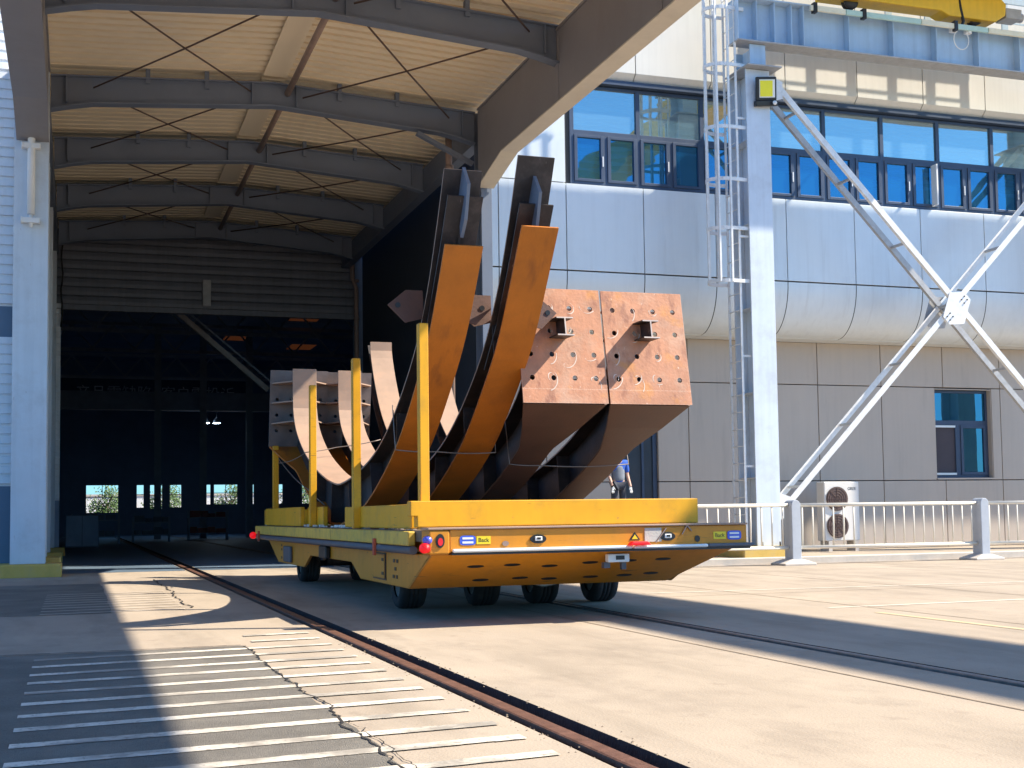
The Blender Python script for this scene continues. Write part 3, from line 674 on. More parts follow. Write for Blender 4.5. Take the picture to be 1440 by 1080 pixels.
# strip windows
BP = 2.12
def bay(k):
    x0 = 13.6+BP*k; x1 = x0+BP; y = YF+.10; z0, zt, z1 = 10.88, 12.42, 13.84
    f = MB(); fr = lambda a, b, c, d, yy=0, t=.1: f.box((a, y+yy, c), (b, y+yy+t, d))
    fr(x0, x0+.13, z0, z1); fr(x0+.13, x1, z0, z0+.09); fr(x0+.13, x1, z1-.09, z1); fr(x0+.13, x1, zt-.07, zt+.07)
    xm = (x0+.13+x1)/2; fr(xm-.06, xm+.06, z0+.09, zt-.07)
    for a, b in ((x0+.13, xm-.06), (xm+.06, x1)):
        f.box((a, y-.03, z0+.09), (a+.1, y+.07, zt-.07)); f.box((b-.1, y-.03, z0+.09), (b, y+.07, zt-.07)); f.box((a+.1, y-.03, z0+.09), (b-.1, y+.07, z0+.17)); f.box((a+.1, y-.03, zt-.15), (b-.1, y+.07, zt-.07))
    wn = f.build('strip_window', M['frame'], ofc, bevel=.006)
    p = MB(); p.box((x0+.13, y+.06, zt+.07), (x1, y+.07, z1-.09)); p.build('upper_pane', M['glass_hi'], wn)
    for a, b in ((x0+.23, xm-.16), (xm+.16, x1-.1)):
        p = MB(); p.box((a, y+.035, z0+.17), (b, y+.045, zt-.15)); p.build('pane', M['glass'], wn)
    h = MB(); h.box((xm-.12, y-.06, z0+.55), (xm-.085, y-.03, z0+.85)); h.build('handle', M['alu'], wn)
    random.seed(k*5+2)
    bl = MB(); s = random.uniform(.1, .9)   # blind behind the glass
    for i in range(int(7+s*5)):
        z = z1-.22-i*.23; bl.prism([(x0+.2+(x1-x0-.26)*q/8, y+.16, z+.03*math.sin(q*1.1+i*.7+k)) for q in range(9)]+[(x0+.2+(x1-x0-.26)*q/8, y+.17, z+.11+.02*math.sin(q*1.3+i*.9+k)) for q in range(8, -1, -1)], (0, .006, 0))
    bl.build('blind', M['blind'], wn)
for k in range(12): bay(k)
random.seed(11)
g = MB(); 
for z in (10.9, 13.75): g.box((13.6, YF+.8, z-.02), (X1, 41.4, z+.02))
for k in range(0, 13, 3): g.box((13.6+BP*k-.05, YF+.8, 10.9), (13.6+BP*k+.05, 41.4, 13.7))
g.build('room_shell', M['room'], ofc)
# open sash
g = MB(); xo = 26.06; g.box((xo, YF-.22, 10.98), (xo+.06, YF+.06, 12.3)); g.build('open_sash', M['white'], ofc, bevel=.005)
# lower wall
vs = [X0, 13.4, 15.75, 18.14, 20.45, 22.8, 25.2, 27.63, 29.94, 32.3, 34.7, 37.0, 39.4, 42, 44, X1]
DX0, DX1, WX0, WX1, WZ0, WZ1 = 15.77, 17.07, 27.28, 29.57, 2.30, 5.27
rc = []
for i in range(len(vs)-1):
    for z0, z1 in ((0, 2.22), (2.22, 5.33), (5.33, 6.71)):
        a, b = vs[i], vs[i+1]
        cuts = [(a, b)]
        if z0 < 4.2:
            cuts = [c for (p, q) in cuts for c in ((p, min(q, DX0)), (max(p, DX1), q)) if c[1]-c[0] > .05]
        if z0 > 2 and z1 < 5.5: cuts = [c for (p, q) in cuts for c in ((p, min(q, WX0)), (max(p, WX1), q)) if c[1]-c[0] > .05]
        for c in cuts: rc.append((c[0], c[1], z0, z1))
cladding('lower_panels', rc, YB, .12, M['panel_low'])
g = MB(); g.box((X0+.02, YB+.125, 0), (DX0-.02, YB+.3, 6.78)); g.box((DX1+.02, YB+.125, 0), (WX0, YB+.3, 6.78)); g.box((WX1, YB+.125, 0), (X1, YB+.3, 6.78)); g.box((WX0, YB+.125, 0), (WX1, YB+.3, WZ0)); g.box((WX0, YB+.125, WZ1), (WX1, YB+.3, 6.78)); g.box((X0+.02, YB+.3, 6.78), (X1, 51.9, 8.2)); g.build('wall_backing', M['gap'], ofc)
g = MB(); g.box((WX0, YB+.02, WZ0-.05), (WX0+.02, YB+.3, WZ1)); g.box((WX1-.02, YB+.02, WZ0), (WX1, YB+.3, WZ1)); g.box((WX0, YB-.02, WZ0-.06), (WX1, YB+.3, WZ0-.005)); g.box((WX0, YB+.02, WZ1), (WX1, YB+.3, WZ1+.03)); g.build('window_reveal', M['panel_low'], ofc)
f = MB(); y = YB+.2
def fr(a, b, c, d, yy=0, t=.08): f.box((a, y+yy, c), (b, y+yy+t, d))
a, b = WX0+.022, WX1-.022; zt = 4.16
fr(a, a+.08, WZ0, WZ1); fr(b-.08, b, WZ0, WZ1); fr(a+.08, b-.08, WZ0, WZ0+.1); fr(a+.08, b-.08, WZ1-.1, WZ1); fr(a+.08, b-.08, zt-.08, zt+.08); xm = a+1.02
fr(xm-.1, xm+.1, WZ0+.1, zt-.08)
fr(xm+.1, xm+.2, WZ0+.1, zt-.08, -.03); fr(b-.2, b-.08, WZ0+.1, zt-.08, -.03); fr(xm+.2, b-.2, WZ0+.1, WZ0+.2, -.03); fr(xm+.2, b-.2, zt-.18, zt-.08, -.03)
gw = f.build('office_window', M['frame'], ofc, bevel=.006)
g = MB(); g.box((a+.08, y+.04, zt+.08), (b-.08, y+.05, WZ1-.1)); g.build('upper_pane', M['glass_low'], gw)
g = MB(); g.box((xm+.2, y+.02, WZ0+.2), (b-.2, y+.03, zt-.18)); g.build('pane', M['glass_low'], gw)
g = MB(); g.box((a+.08, y+.05, WZ0+.16), (xm-.1, y+.06, zt-.14)); g.build('insect_screen', M['screen'], gw)
g = MB(); g.box((a+.05, y-.04, zt-.16), (xm-.12, y-.01, zt-.09)); g.box((a+.05, y-.04, WZ0+.1), (xm-.12, y-.01, WZ0+.17)); g.build('screen_rail', M['alu'], gw)
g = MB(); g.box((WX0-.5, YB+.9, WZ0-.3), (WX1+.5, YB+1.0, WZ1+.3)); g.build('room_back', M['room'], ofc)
g = MB(); g.box((a+.2, YB+.5, WZ0+.1), (a+.9, YB+.54, WZ1-.4)); g.build('curtain', M['blind'], gw)
f = MB(); y = YB+.1
for q in ((DX0, DX0+.1, 0, 4.3), (DX1-.14, DX1, 0, 4.3), (DX0+.1, DX1-.14, 4.15, 4.3), (DX0+.78, DX0+.86, 0, 4.15)): f.box((q[0], y, q[2]), (q[1], y+.1, q[3]))
dr = f.build('entrance_door', M['frame'], ofc, bevel=.006)
g = MB(); g.box((DX0+.1, y+.05, .02), (DX0+.78, y+.07, 4.15)); g.box((DX0+.86, y+.05, .02), (DX1-.14, y+.07, 4.15)); g.build('leaf', M['door'], dr)
g = MB(); g.tube([(DX0+.72, y-.02, .95), (DX0+.72, y-.05, 1.0), (DX0+.72, y-.05, 1.5), (DX0+.72, y-.02, 1.55)], .015, 8); g.build('handle', M['alu'], dr)

# air conditioner
ac = thing('air_conditioner', 'ivory outdoor air conditioning unit with two brown fan grilles behind the railing', 'air conditioner', (22.55, 35.1, 0))
AX0, AX1 = 21.95, 23.2
g = MB(); g.box((AX0, 34.85, .32), (AX1, 35.3, 2.15)); g.build('casing', M['ac'], ac, bevel=.03)
for z in (.78, 1.62):
    g = MB(); g.cyl((AX0+.44, 34.846, z), (AX0+.44, 34.80, z), .375, 28); gr = g.build('fan_grille', M['grille'], ac)
    g = MB()
    for rr in (.1, .18, .26, .335): g.tube([(AX0+.42+math.cos(q)*rr, 34.795, z+math.sin(q)*rr) for q in [i*math.pi/12 for i in range(24)]], .008, 5, closed=True)
    for q in range(8): g.bar((AX0+.42, 34.79, z), (AX0+.42+math.cos(q*.785)*.335, 34.79, z+math.sin(q*.785)*.335), .012, .012, (0, 1, 0))
    g.build('guard', M['grille'], gr)
text('brand_mark', 'GREE', .13, M['black'], ac, (AX1-.26, 34.848, 1.93), FACE)
g = MB()
for x in (AX0+.1, AX1-.2): g.box((x, 34.82, 0), (x+.12, 35.3, .318))
g.build('foot', M['conc_base'], ac)

# ------------------------------------------------------------------ gantry runway
YG = 32.
def gcol(x, lab):
    t = thing('gantry_column', lab, 'column', (x, YG+.5, 0), 'columns of the crane runway')
    g = MB(); g.box((x-.38, YG, .3), (x+.38, YG+.05, 13.85)); g.box((x-.38, YG+.95, .3), (x+.38, YG+1., 13.85)); g.box((x-.02, YG+.05, .3), (x+.02, YG+.95, 13.85))
    g.build('shaft', M['paint_blue'], t, bevel=.006)
    g = MB()
    for z in (2.2, 4.6, 7.0, 9.4, 11.8): g.box((x-.36, YG+.05, z), (x-.022, YG+.95, z+.02))
    g.build('stiffener', M['paint_blue'], t)
    g = MB(); g.box((x-.48, YG-.32, 13.86), (x+.62, YG+1.05, 13.9)); g.build('bracket_plate', M['paint_galvd'], t, bevel=.006)
    g = MB(); g.box((x-.2, YG+.04, 13.9), (x+.3, YG+.09, 14.6)); g.box((x-.2, YG+.9, 13.9), (x+.3, YG+.95, 14.6)); g.box((x+.03, YG+.09, 13.9), (x+.07, YG+.9, 14.6)); g.build('head', M['paint_beam_shade'], t)
    g = MB(); g.box((x-1.05, YG-.45, -.02), (x+.42, YG+1.3, .3)); g.build('plinth', M['plinth'], t, bevel=.03)
    g = MB()
    for dx in (-.28, .28):
        for dy in (.0, 1.0): g.cyl((x+dx, YG+dy-.1+.2*(dy > .5), .3), (x+dx, YG+dy-.1+.2*(dy > .5), .42), .025, 8)
    g.build('anchor_bolts', M['steel_dark'], t)
    return t
gcol(18.36, 'pale blue steel runway column carrying the yellow floodlight'); gcol(31.6, 'pale blue steel runway column at the far right end of the cross brace')
rb = thing('runway_beam', 'long blue crane runway girder with vertical stiffeners along the office front', 'beam', (25, YG+.4, 14.6))
BX0, BX1, BZ0, BZ1, BY = 17.7, 44., 14.62, 15.88, YG+.16
g = MB(); g.box((BX0, BY-.012, BZ0+.04), (BX1, BY+.012, BZ1-.04)); g.build('web', M['paint_beam_shade'], rb)
g = MB(); g.box((BX0, BY-.3, BZ0), (BX1, BY+.3, BZ0+.04)); g.build('bottom_flange', M['paint_galvd'], rb, bevel=.004)
g = MB(); g.box((BX0, BY-.34, BZ1-.04), (BX1, BY+.34, BZ1)); g.build('top_flange', M['paint_beam_shade'], rb, bevel=.004)
x = BX0+.02
sx_ = [BX0+.03, BX0+.62, BX0+1.2, BX0+1.75, BX0+2.15]
while sx_[-1] < BX1-1.3: sx_.append(sx_[-1]+1.52)
for x in sx_:
    g = MB(); g.box((x-.012, BY-.28, BZ0+.042), (x+.012, BY-.013, BZ1-.042)); g.box((x-.012, BY+.013, BZ0+.042), (x+.012, BY+.28, BZ1-.042)); g.build('stiffener', M['paint_beam_shade'], rb)
g = MB(); g.box((BX0, BY-.04, BZ1), (BX1, BY+.04, BZ1+.13)); g.build('crane_rail', M['rail_brown'], rb)
# conductor strip hung along the front of the top flange
cs = [MB(), MB()]; x = BX0+2.3; i = 0
while x < 40:
    L_ = random.choice((.9, 1.7, .5, 1.2, 2.6)); cs[i % 2].box((x, BY-.44, BZ1-.20), (x+L_-.03, BY-.36, BZ1-.05)); x += L_; i += 1
cs[0].build('conductor_strip', M['cream'], rb, bevel=.004); cs[1].build('conductor_strip', M['mint'], rb, bevel=.004)
g = MB()
for x in (BX0+2.45, BX0+4.1, BX0+7.3, BX0+10.4): g.box((x-.06, BY-.47, BZ1-.26), (x+.06, BY-.3, BZ1+.04))
g.build('conductor_hanger', M['black'], rb, bevel=.01)
g = MB()   # rear maintenance guard
for x in (22.3, 23.75, 25.2, 26.7, 28.15, 29.45): g.box((x, YG+1.45, 15.9), (x+.23, YG+1.5, 17.5))
g.box((21.4, YG+1.44, 17.5), (29.68, YG+1.51, 17.86)); g.box((21.4, YG+1.46, 16.85), (29.6, YG+1.49, 16.90)); g.box((21.4, YG+1.3, 15.81), (34, YG+1.52, 15.86))
for x in (21.5, 25.5, 29.5, 33.5): g.box((x, YG+.5, 15.82), (x+.1, YG+1.3, 15.855))
g.build('shadow_guard', M['paint_beam_shade'], rb)
# crane on the runway
cr = thing('bridge_crane', 'yellow travelling crane riding on top of the blue runway girder', 'crane', (23, YG, 16))
g = MB(); yb = BY-.2
g.prism([(20.6, yb-.1, 16.25), (24.6, yb-.1, 16.25), (24.9, yb-.1, 16.12), (26.6, yb-.1, 16.12), (26.95, yb-.1, 16.35), (27.0, yb-.1, 16.7), (26.7, yb-.1, 16.95), (20.6, yb-.1, 16.95)], (0, .6, 0)); g.build('end_carriage', M['crane'], cr, bevel=.03)
for x in (21.6, 26.0):
    g = MB(); g.lathe((x, BY, 16.26), [(0, -.09), (.24, -.09), (.24, -.05), (.2, -.05), (.2, .05), (.24, .05), (.24, .09), (0, .09)], 'y', 24); g.build('wheel', M['steel_dark'], cr)
g = MB(); g.box((27.0, yb-.06, 16.3), (27.6, yb+.44, 16.62)); g.cyl((27.6, yb+.2, 16.46), (27.8, yb+.2, 16.46), .14, 14); g.build('buffer', M['paint_galvd'], cr, bevel=.02)
g = MB(); g.box((23.5, -12, 17.05), (24.7, YG+.9, 18.5)); g.build('main_girder', M['crane'], cr, bevel=.02)
g = MB(); g.box((19.0, 30.0, 16.98), (32.0, YG-.05, 17.04)); g.build('shade_walkway', M['paint_galvd'], cr)  # out-of-view sheet added to shade the runway beam and column top
g = MB(); g.box((17.2, 31.78, 17.05), (42, 31.93, 18.5)); g.build('shade_panel', M['crane'], cr)  # unseen panel added to shade the facade below the strip windows
g = MB(); g.box((24.72, 29.4, 17.1), (28.6, 31.2, 17.9)); g.build('shade_platform', M['crane'], cr, bevel=.02)  # unseen block added to throw shade on the upper column
fs = thing('cable_festoon', 'small looped black cable and white clamps hanging in front of the blue runway girder', 'cable', (25.3, YG, 15.6))
g = MB(); g.tube([(25.3+.27*math.sin(a), YG-.12, 15.42-.3*math.cos(a)) for a in [i*math.pi/9-2.6 for i in range(16)]], .018, 6); g.build('loop', M['white'], fs)
g = MB(); g.tube([(25.25, YG-.1, 16.9), (25.3, YG-.12, 16.4), (25.4, YG-.12, 16.0), (25.3, YG-.12, 15.8)], .05, 8); g.tube([(25.3, YG-.1, 16.85), (24.9, YG-.1, 16.75), (24.75, YG-.1, 16.5)], .03, 6); g.build('cable', M['black'], fs)
for x in (25.02, 25.55):
    g = MB(); g.box((x-.1, YG-.18, 15.62), (x+.1, YG-.03, 15.74)); g.lathe((x, YG-.19, 15.68), [(0, -.03), (.06, -.03), (.06, .0)], 'y', 10); g.build('clamp', M['white'], fs, bevel=.01)
# cross brace
xb = thing('cross_brace', 'white X shaped lattice brace of paired steel bars between the runway columns', 'brace', (24.95, YG+.5, 7.2))
def brace(p, q, back_m, n=7, off=0.):
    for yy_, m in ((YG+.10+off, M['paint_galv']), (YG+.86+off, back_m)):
        g = MB(); a = Vector((p[0], yy_, p[1])); b = Vector((q[0], yy_, q[1])); d = (b-a).normalized(); nn = Vector((-d.z, 0, d.x))
        prof_ = [a-nn*.085, a+nn*.085, a+nn*.085+Vector((0, .014, 0)), a-nn*.071+Vector((0, .014, 0)), a-nn*.071+Vector((0, .12, 0)), a-nn*.085+Vector((0, .12, 0))]
        g.prism(prof_, b-a); g.build('angle_bar', m, xb)
    a = Vector((p[0], 0, p[1])); b = Vector((q[0], 0, q[1]))
    for k in range(n):
        c = a.lerp(b, (k+.5)/n); g = MB(); g.bar((c.x, YG+.12+off, c.z), (c.x, YG+.95+off, c.z), .07, .07); g.build('batten', M['paint_galvd'], xb)
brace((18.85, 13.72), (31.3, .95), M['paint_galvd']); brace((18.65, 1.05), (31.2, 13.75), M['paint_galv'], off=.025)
g = MB()
c = Vector((24.95, YG+.07, 7.25)); d = Vector((.707, 0, .707)); e = Vector((-.707, 0, .707))
g.prism([c+d*.55+e*.16, c+d*.55-e*.16, c-d*.16-e*.5+d*.0, c-d*.55-e*.16, c-d*.55+e*.16, c+d*.16+e*.5], (0, .02, 0)); nd = g.build('node_plate', M['paint_galv'], xb)
g = MB()
for k in (-.45, -.3, .3, .45):
    for j in (-.07, .07): p = c+d*k+e*j; g.cyl((p.x, YG+.071, p.z), (p.x, YG+.045, p.z), .022, 6)
g.build('bolts', M['steel_dark'], nd)
g = MB(); c = Vector((24.95, YG+1.0, 7.25)); g.prism([c+d*.55+e*.16, c+d*.55-e*.16, c-d*.16-e*.5, c-d*.55-e*.16, c-d*.55+e*.16, c+d*.16+e*.5], (0, .02, 0)); g.build('node_plate', M['paint_galvd'], xb)
for (x, z) in ((19.0, 13.35), (18.95, 1.4)):
    g = MB(); g.prism([(x-.26, YG+.06, z-.4), (x+.2, YG+.06, z-.25), (x+.2, YG+.06, z+.25), (x-.26, YG+.06, z+.4)], (0, .02, 0)); g.build('gusset_plate', M['paint_galv'], xb)
# caged ladder
ld = thing('caged_ladder', 'steel ladder with round safety cage on the left side of the blue runway column', 'ladder', (17.7, YG+.5, 0))
LX = 17.72
for y in (YG+.12, YG+.80):
    g = MB(); g.box((LX-.03, y-.02, .3), (LX+.03, y+.02, 17.2)); g.build('stringer', M['paint_galv'], ld)
for k in range(34):
    z = .7+k*.48; g = MB(); g.cyl((LX, YG+.12, z), (LX, YG+.80, z), .014, 6); g.build('rung', M['paint_galv'], ld)
for z in (2.5, 5.6, 9, 12.4):
    g = MB(); g.box((LX+.03, YG+.10, z), (18.0, YG+.14, z+.06)); g.build('standoff', M['paint_galv'], ld)
hoop = [(LX+.28, YG+.08)] + [(LX-.28-.52*math.sin(a), YG+.46-.42*math.cos(a)) for a in [i*math.pi/14 for i in range(15)]] + [(LX+.0, YG+.86)]
for z in (7.75, 9.25, 10.65, 12.15, 13.95, 15.6, 17.1):
    g = MB()
    for i in range(len(hoop)-1):
        a, b = hoop[i], hoop[i+1]; g.bar((a[0], a[1], z), (b[0], b[1], z), .03, .10)
    g.build('hoop', M['paint_galv'], ld)
for k in (1, 4, 8, 12, 15):
    a = hoop[k]; g = MB(); g.box((a[0]-.028, a[1]-.028, 7.72), (a[0]+.028, a[1]+.028, 17.15)); g.build('cage_bar', M['paint_galv'], ld)
# floodlight
fl = thing('floodlight', 'black framed floodlight with yellow square face on the blue runway column', 'light', (18.5, YG, 13.2))
ry = Matrix.Rotation(R(-6), 3, 'Y') @ Matrix.Rotation(R(12), 3, 'X')
def rbx(a, b): return MB().box(a, b, rot=ry, ctr=(18.52, YG-.2, 13.25))
rbx((18.2, YG-.24, 12.92), (18.84, YG-.12, 13.58)).build('housing', M['black'], fl, bevel=.03)
rbx((18.27, YG-.252, 13.0), (18.77, YG-.242, 13.50)).build('face', M['white'], fl)
rbx((18.29, YG-.262, 13.03), (18.69, YG-.253, 13.47)).build('led_panel', M['led'], fl)
rbx((18.16, YG-.27, 12.76), (18.86, YG-.1, 12.92)).build('control_box', M['black'], fl, bevel=.02)
g = MB(); g.lathe((18.74, YG-.275, 12.84), [(0, -.05), (.05, -.035), (.065, 0)], 'y', 12); g.build('sensor', M['white'], fl)
g = MB(); g.bar((18.5, YG-.12, 13.25), (18.5, YG+.0, 13.25), .3, .06); g.build('bracket', M['black'], fl)

# ------------------------------------------------------------------ railing
fn = thing('metal_railing', 'cream metal railing with round top bar and grey posts on concrete feet', 'railing', (18.7, 26.9, 0))
FY = 26.9; PX = [10.72, 16.06, 21.40, 26.74, 32.08]
for i, x in enumerate(PX):
    g = MB(); pr = [(x-.12, .13), (x+.12, .13), (x+.12, 1.34)] + [(x+.12*math.cos(a), 1.40+.13*math.sin(a)) for a in [k*math.pi/8 for k in range(9)]] + [(x-.12, 1.34)]
    g.prism([(a, FY-.18, b) for a, b in pr], (0, .36, 0)); p = g.build('post', M['post_grey'], fn, bevel=.012)
    g = MB(); b0 = [(x-.42, FY-.34, .0), (x+.42, FY-.34, .0), (x+.42, FY+.34, .0), (x-.42, FY+.34, .0)]; b1 = [(x-.16, FY-.21, .14), (x+.16, FY-.21, .14), (x+.16, FY+.21, .14), (x-.16, FY+.21, .14)]
    b2 = [(a, b, .045) for a, b, c_ in b0]; n0 = len(g.v); g.v += b0+b2+b1
    for L0 in (0, 4):
        for j in range(4): g.face((n0+L0+j, n0+L0+(j+1) % 4, n0+L0+4+(j+1) % 4, n0+L0+4+j))
    g.face((n0, n0+1, n0+2, n0+3)); g.face((n0+8, n0+9, n0+10, n0+11)); g.build('foot', M['conc_base'], p, bevel=.01)
bal = None
for i in range(len(PX)-1):
    a, b = PX[i]+.125, PX[i+1]-.125
    g = MB(); g.cyl((a, FY, 1.41), (b, FY, 1.41), .042, 12); g.build('top_rail', M['cream_rail'], fn)
    g = MB(); g.cyl((a, FY, .41), (b, FY, .41), .042, 12); g.build('bottom_rail', M['cream_rail'], fn)
    n = 18
    for k in range(n):
        x = a+(b-a)*(k+.5)/n
        if bal is None:
            g = MB(); g.cyl((x, FY, .45), (x, FY, 1.37), .02, 8); bal = g.build('baluster', M['cream_rail'], fn); bx = x
        else:
            c = bal.copy(); C.objects.link(c); c.parent = fn; c.location.x = x-bx
g = MB(); g.box((10.5, 27.6, -.02), (40, 27.9, .16)); tag(g.build('kerb', M['conc_base'], None, bevel=.02), kind='structure')

# ------------------------------------------------------------------ transporter vehicle
VX0, VX1, VY0, VY1 = 3.86, 7.66, 14.25, 28.7
ve = thing('steel_transporter', 'long low yellow heavy load carrier with many small wheels and side stakes', 'transporter', ((VX0+VX1)/2, 21.5, 0))
# chassis side outline with wheel openings
so_ = [(15.45, .40), (18.25, .40), (18.9, .62), (22.4, .62), (23.05, .40), (26.1, .40), (27.55, .84), (14.35, .84)]
for x, d in ((VX0, .05), (VX1-.3, .05)):
    g = MB(); g.prism([(x, a, b) for a, b in so_], (d, 0, 0)); sp = g.build('side_skirt', M['amber'], ve, bevel=.012)
    if x == VX0:
        g = MB(); g.box((x-.006, 16.61, .45), (x-.001, 17.39, .81)); g.build('hatch_gap', M['black'], sp)
        g = MB(); g.box((x-.022, 16.65, .47), (x-.007, 17.35, .79)); h_ = g.build('hatch', M['amber'], sp, bevel=.008)
        g = MB(); g.box((x-.03, 16.68, .52), (x-.021, 16.78, .56)); g.box((x-.03, 16.68, .70), (x-.021, 16.78, .74)); g.build('hinge', M['black'], h_)
        g = MB()
        for (a, b) in ((16.12, .72), (15.95, .72), (16.05, .62), (16.15, .52), (15.98, .52), (25.6, .74), (25.6, .66), (25.6, .5)): g.box((x-.008, a, b-.022), (x-.002, a+.09, b+.022))
        g.build('socket_holes', M['black'], sp)
        g = MB(); g.box((x-.06, 24.3, .44), (x-.003, 25.1, .74)); g.build('control_box', M['greyrub'], sp, bevel=.02)
        g = MB(); g.box((x-.09, 20.5, .62), (x-.003, 21.1, .82)); g.build('sensor_box', M['black'], sp, bevel=.02)
# sloping chin plate at the front
g = MB(); a0, a1 = VX0, VX1+.06
g.prism([(a0, 14.33, .84), (a1, 14.33, .84), (a1-.42, 15.42, .40), (a0, 15.42, .40)], (0, .05, .02)); ch = g.build('chin_plate', M['amber'], ve, bevel=.006)
g = MB(); g.prism([(a1+.005, 14.34, .84), (a1-.41, 15.43, .40), (a1-.25, 15.9, .40), (a1+.12, 14.75, .84)], (-.04, .02, .03)); g.build('chin_corner', M['amber'], ve, bevel=.006)
g = MB(); dz = -.44/1.09
for (x, f) in [(4.5, .36), (4.95, .34), (4.2+.5, .78), (5.2, .75), (5.45, .40), (5.95, .33), (5.6, .8), (6.15, .78), (6.45, .30), (6.9, .28), (6.6, .76), (6.95, .72)]:
    y = 14.33+1.09*f; z = .84-.44*f; nrm = Vector((0, -.374, -.927)); tt = Vector((0, .927, -.374))
    c = Vector((x, y, z)); ring = [c+Vector((1, 0, 0))*.105*math.cos(q)+tt*.042*math.sin(q) for q in [k*math.pi/8 for k in range(16)]]
    g.prism([p+nrm*.001 for p in ring], nrm*.004)
g.build('vent_slots', M['black'], ch)
g = MB(); c = Vector((6.2, 14.52, .74)); g.box((6.05, 14.36, .70), (6.33, 14.46, .80)); k_ = g.build('scanner', M['white'], ve, bevel=.012)
g = MB(); g.box((6.15, 14.352, .73), (6.26, 14.359, .78)); g.build('scanner_lens', M['black'], k_); g = MB(); g.box((6.02, 14.42, .63), (6.10, 14.50, .70)); g.box((6.25, 14.42, .61), (6.31, 14.48, .70)); g.build('bracket', M['greyrub'], k_)
# deck
g = MB(); g.box((3.84, VY0+.3, .98), (7.84, VY1, 1.115)); g.build('deck_plate', M['deck'], ve, bevel=.015)
g = MB(); g.box((3.92, VY0+.3, .845), (7.66, VY1-.1, .978)); g.build('deck_frame', M['amber'], ve)
g = MB(); g.box((3.74, 14.98, .93), (3.838, 19.9, 1.105)); g.box((3.74, 19.93, .93), (3.838, 28.7, 1.105)); g.build('edge_rail', M['wornyellow'], ve, bevel=.02)
g = MB(); g.tube([(3.79, 14.9, .88), (3.77, 20, .875), (3.78, 26.9, .87), (3.79, 28.7, .88)], .05, 10); g.build('rubber_hose', M['greyrub'], ve)
for y in (16.7, 28.0):
    g = MB(); g.box((3.70, y-.04, .78), (3.739, y+.04, 1.0)); g.build('strap', M['redstrap'], ve, bevel=.006)
random.seed(3); g = MB()
for k in range(46):
    y = 15.4+k*.28+random.uniform(-.06, .06)
    if random.random() < .75: g.box((3.86+random.uniform(0, .05), y, 1.117), (3.95, y+random.uniform(.07, .16), 1.117+random.uniform(.015, .045)))
g.build('lashing_points', M['alu'], ve, bevel=.005)
# front face
g = MB(); g.prism([(x, VY0, z) for x, z in ((4.05, .86), (7.86, .86), (7.86, 1.125), (4.05, 1.125))], (0, .3, 0)); ff = g.build('front_panel', M['amber'], ve, bevel=.01)
g = MB(); g.box((3.80, VY0-.02, .845), (4.048, VY0+.32, 1.12)); ce = g.build('corner_post', M['amber'], ve, bevel=.02)
g = MB(); g.box((3.79, VY0-.03, 1.127), (7.86, VY0+.33, 1.15)); g.build('deck_lip', M['rust_pale'], ve, bevel=.006)
g = MB(); g.box((4.07, VY0-.07, .862), (6.3, VY0-.002, .905)); g.box((6.315, VY0-.07, .860), (7.3, VY0-.002, .903)); g.build('bumper_strip', M['alu'], ve, bevel=.018)
g = MB(); g.box((7.3, VY0-.07, .86), (7.93, VY0-.002, .905)); g.box((7.861, VY0, .86), (7.93, VY0+1.2, .905)); g.build('bumper_strip', M['greyrub'], ve, bevel=.018)
g = MB(); g.box((4.06, VY0-.05, .835), (7.88, VY0+.25, .858)); g.build('bumper_shadow_gap', M['black'], ve)
def disc(c, r, rz, m, nm, par, d=.012, n=24):
    g = MB(); g.prism([(c[0]+r*math.cos(q), c[1]-d, c[2]+rz*math.sin(q)) for q in [2*math.pi*k/n for k in range(n)]], (0, d-.0012, 0)); return g.build(nm, m, par)
yf = VY0-.001
disc((3.93, yf-.02, 1.0), .052, .08, M['black'], 'marker_lamp', ce, .014); disc((3.93, yf-.035, .99), .03, .045, M['red'], 'marker_lens', ce, .01)
for x in (5.12, 6.78):
    s_ = disc((x, yf, 1.0), .1, .052, M['black'], 'hook_eye', ff, .016); g = MB(); g.box((x-.045, yf-.034, .98), (x+.045, yf-.017, 1.03)); q_ = g.build('shackle', M['white'], s_, bevel=.008)
    g = MB(); g.box((x-.022, yf-.04, .995), (x+.022, yf-.035, 1.02)); g.build('slot', M['black'], q_)
disc((7.18, yf, .965), .035, .04, M['black'], 'port', ff, .008); disc((4.72, yf, .955), .04, .03, M['pipe_rust'], 'port', ff, .008)
g = MB(); g.box((6.48, yf-.008, .94), (6.70, yf-.002, 1.105)); g.build('worn_patch', M['conc_base'], ff)
g = MB(); g.bar((6.62, yf-.012, .93), (6.76, yf-.012, 1.10), .012, .02, (0, 1, 0)); g.bar((6.97, yf-.012, 1.02), (7.04, yf-.012, 1.13), .012, .016, (0, 1, 0)); g.bar((7.04, yf-.012, 1.13), (7.1, yf-.012, 1.06), .012, .02, (0, 1, 0)); g.build('strap_tail', M['pipe_rust'], ff)
g = MB(); g.prism([(x, VY0-.16, z) for x, z in ((6.22, .905), (6.50, .905), (6.46, .95), (6.26, .95))], (0, .1, 0)); g.build('beacon', M['redlit'], ve, bevel=.01)
g = MB(); g.prism([(x, yf-.006, z) for x, z in ((6.28, .965), (6.42, .965), (6.35, 1.06))], (0, .004, 0)); tr_ = g.build('warning_triangle', M['black'], ff)
g = MB(); g.prism([(x, yf-.0095, z) for x, z in ((6.31, .975), (6.39, .975), (6.35, 1.03))], (0, .003, 0)); g.build('triangle_fill', M['sticker_yellow'], tr_)
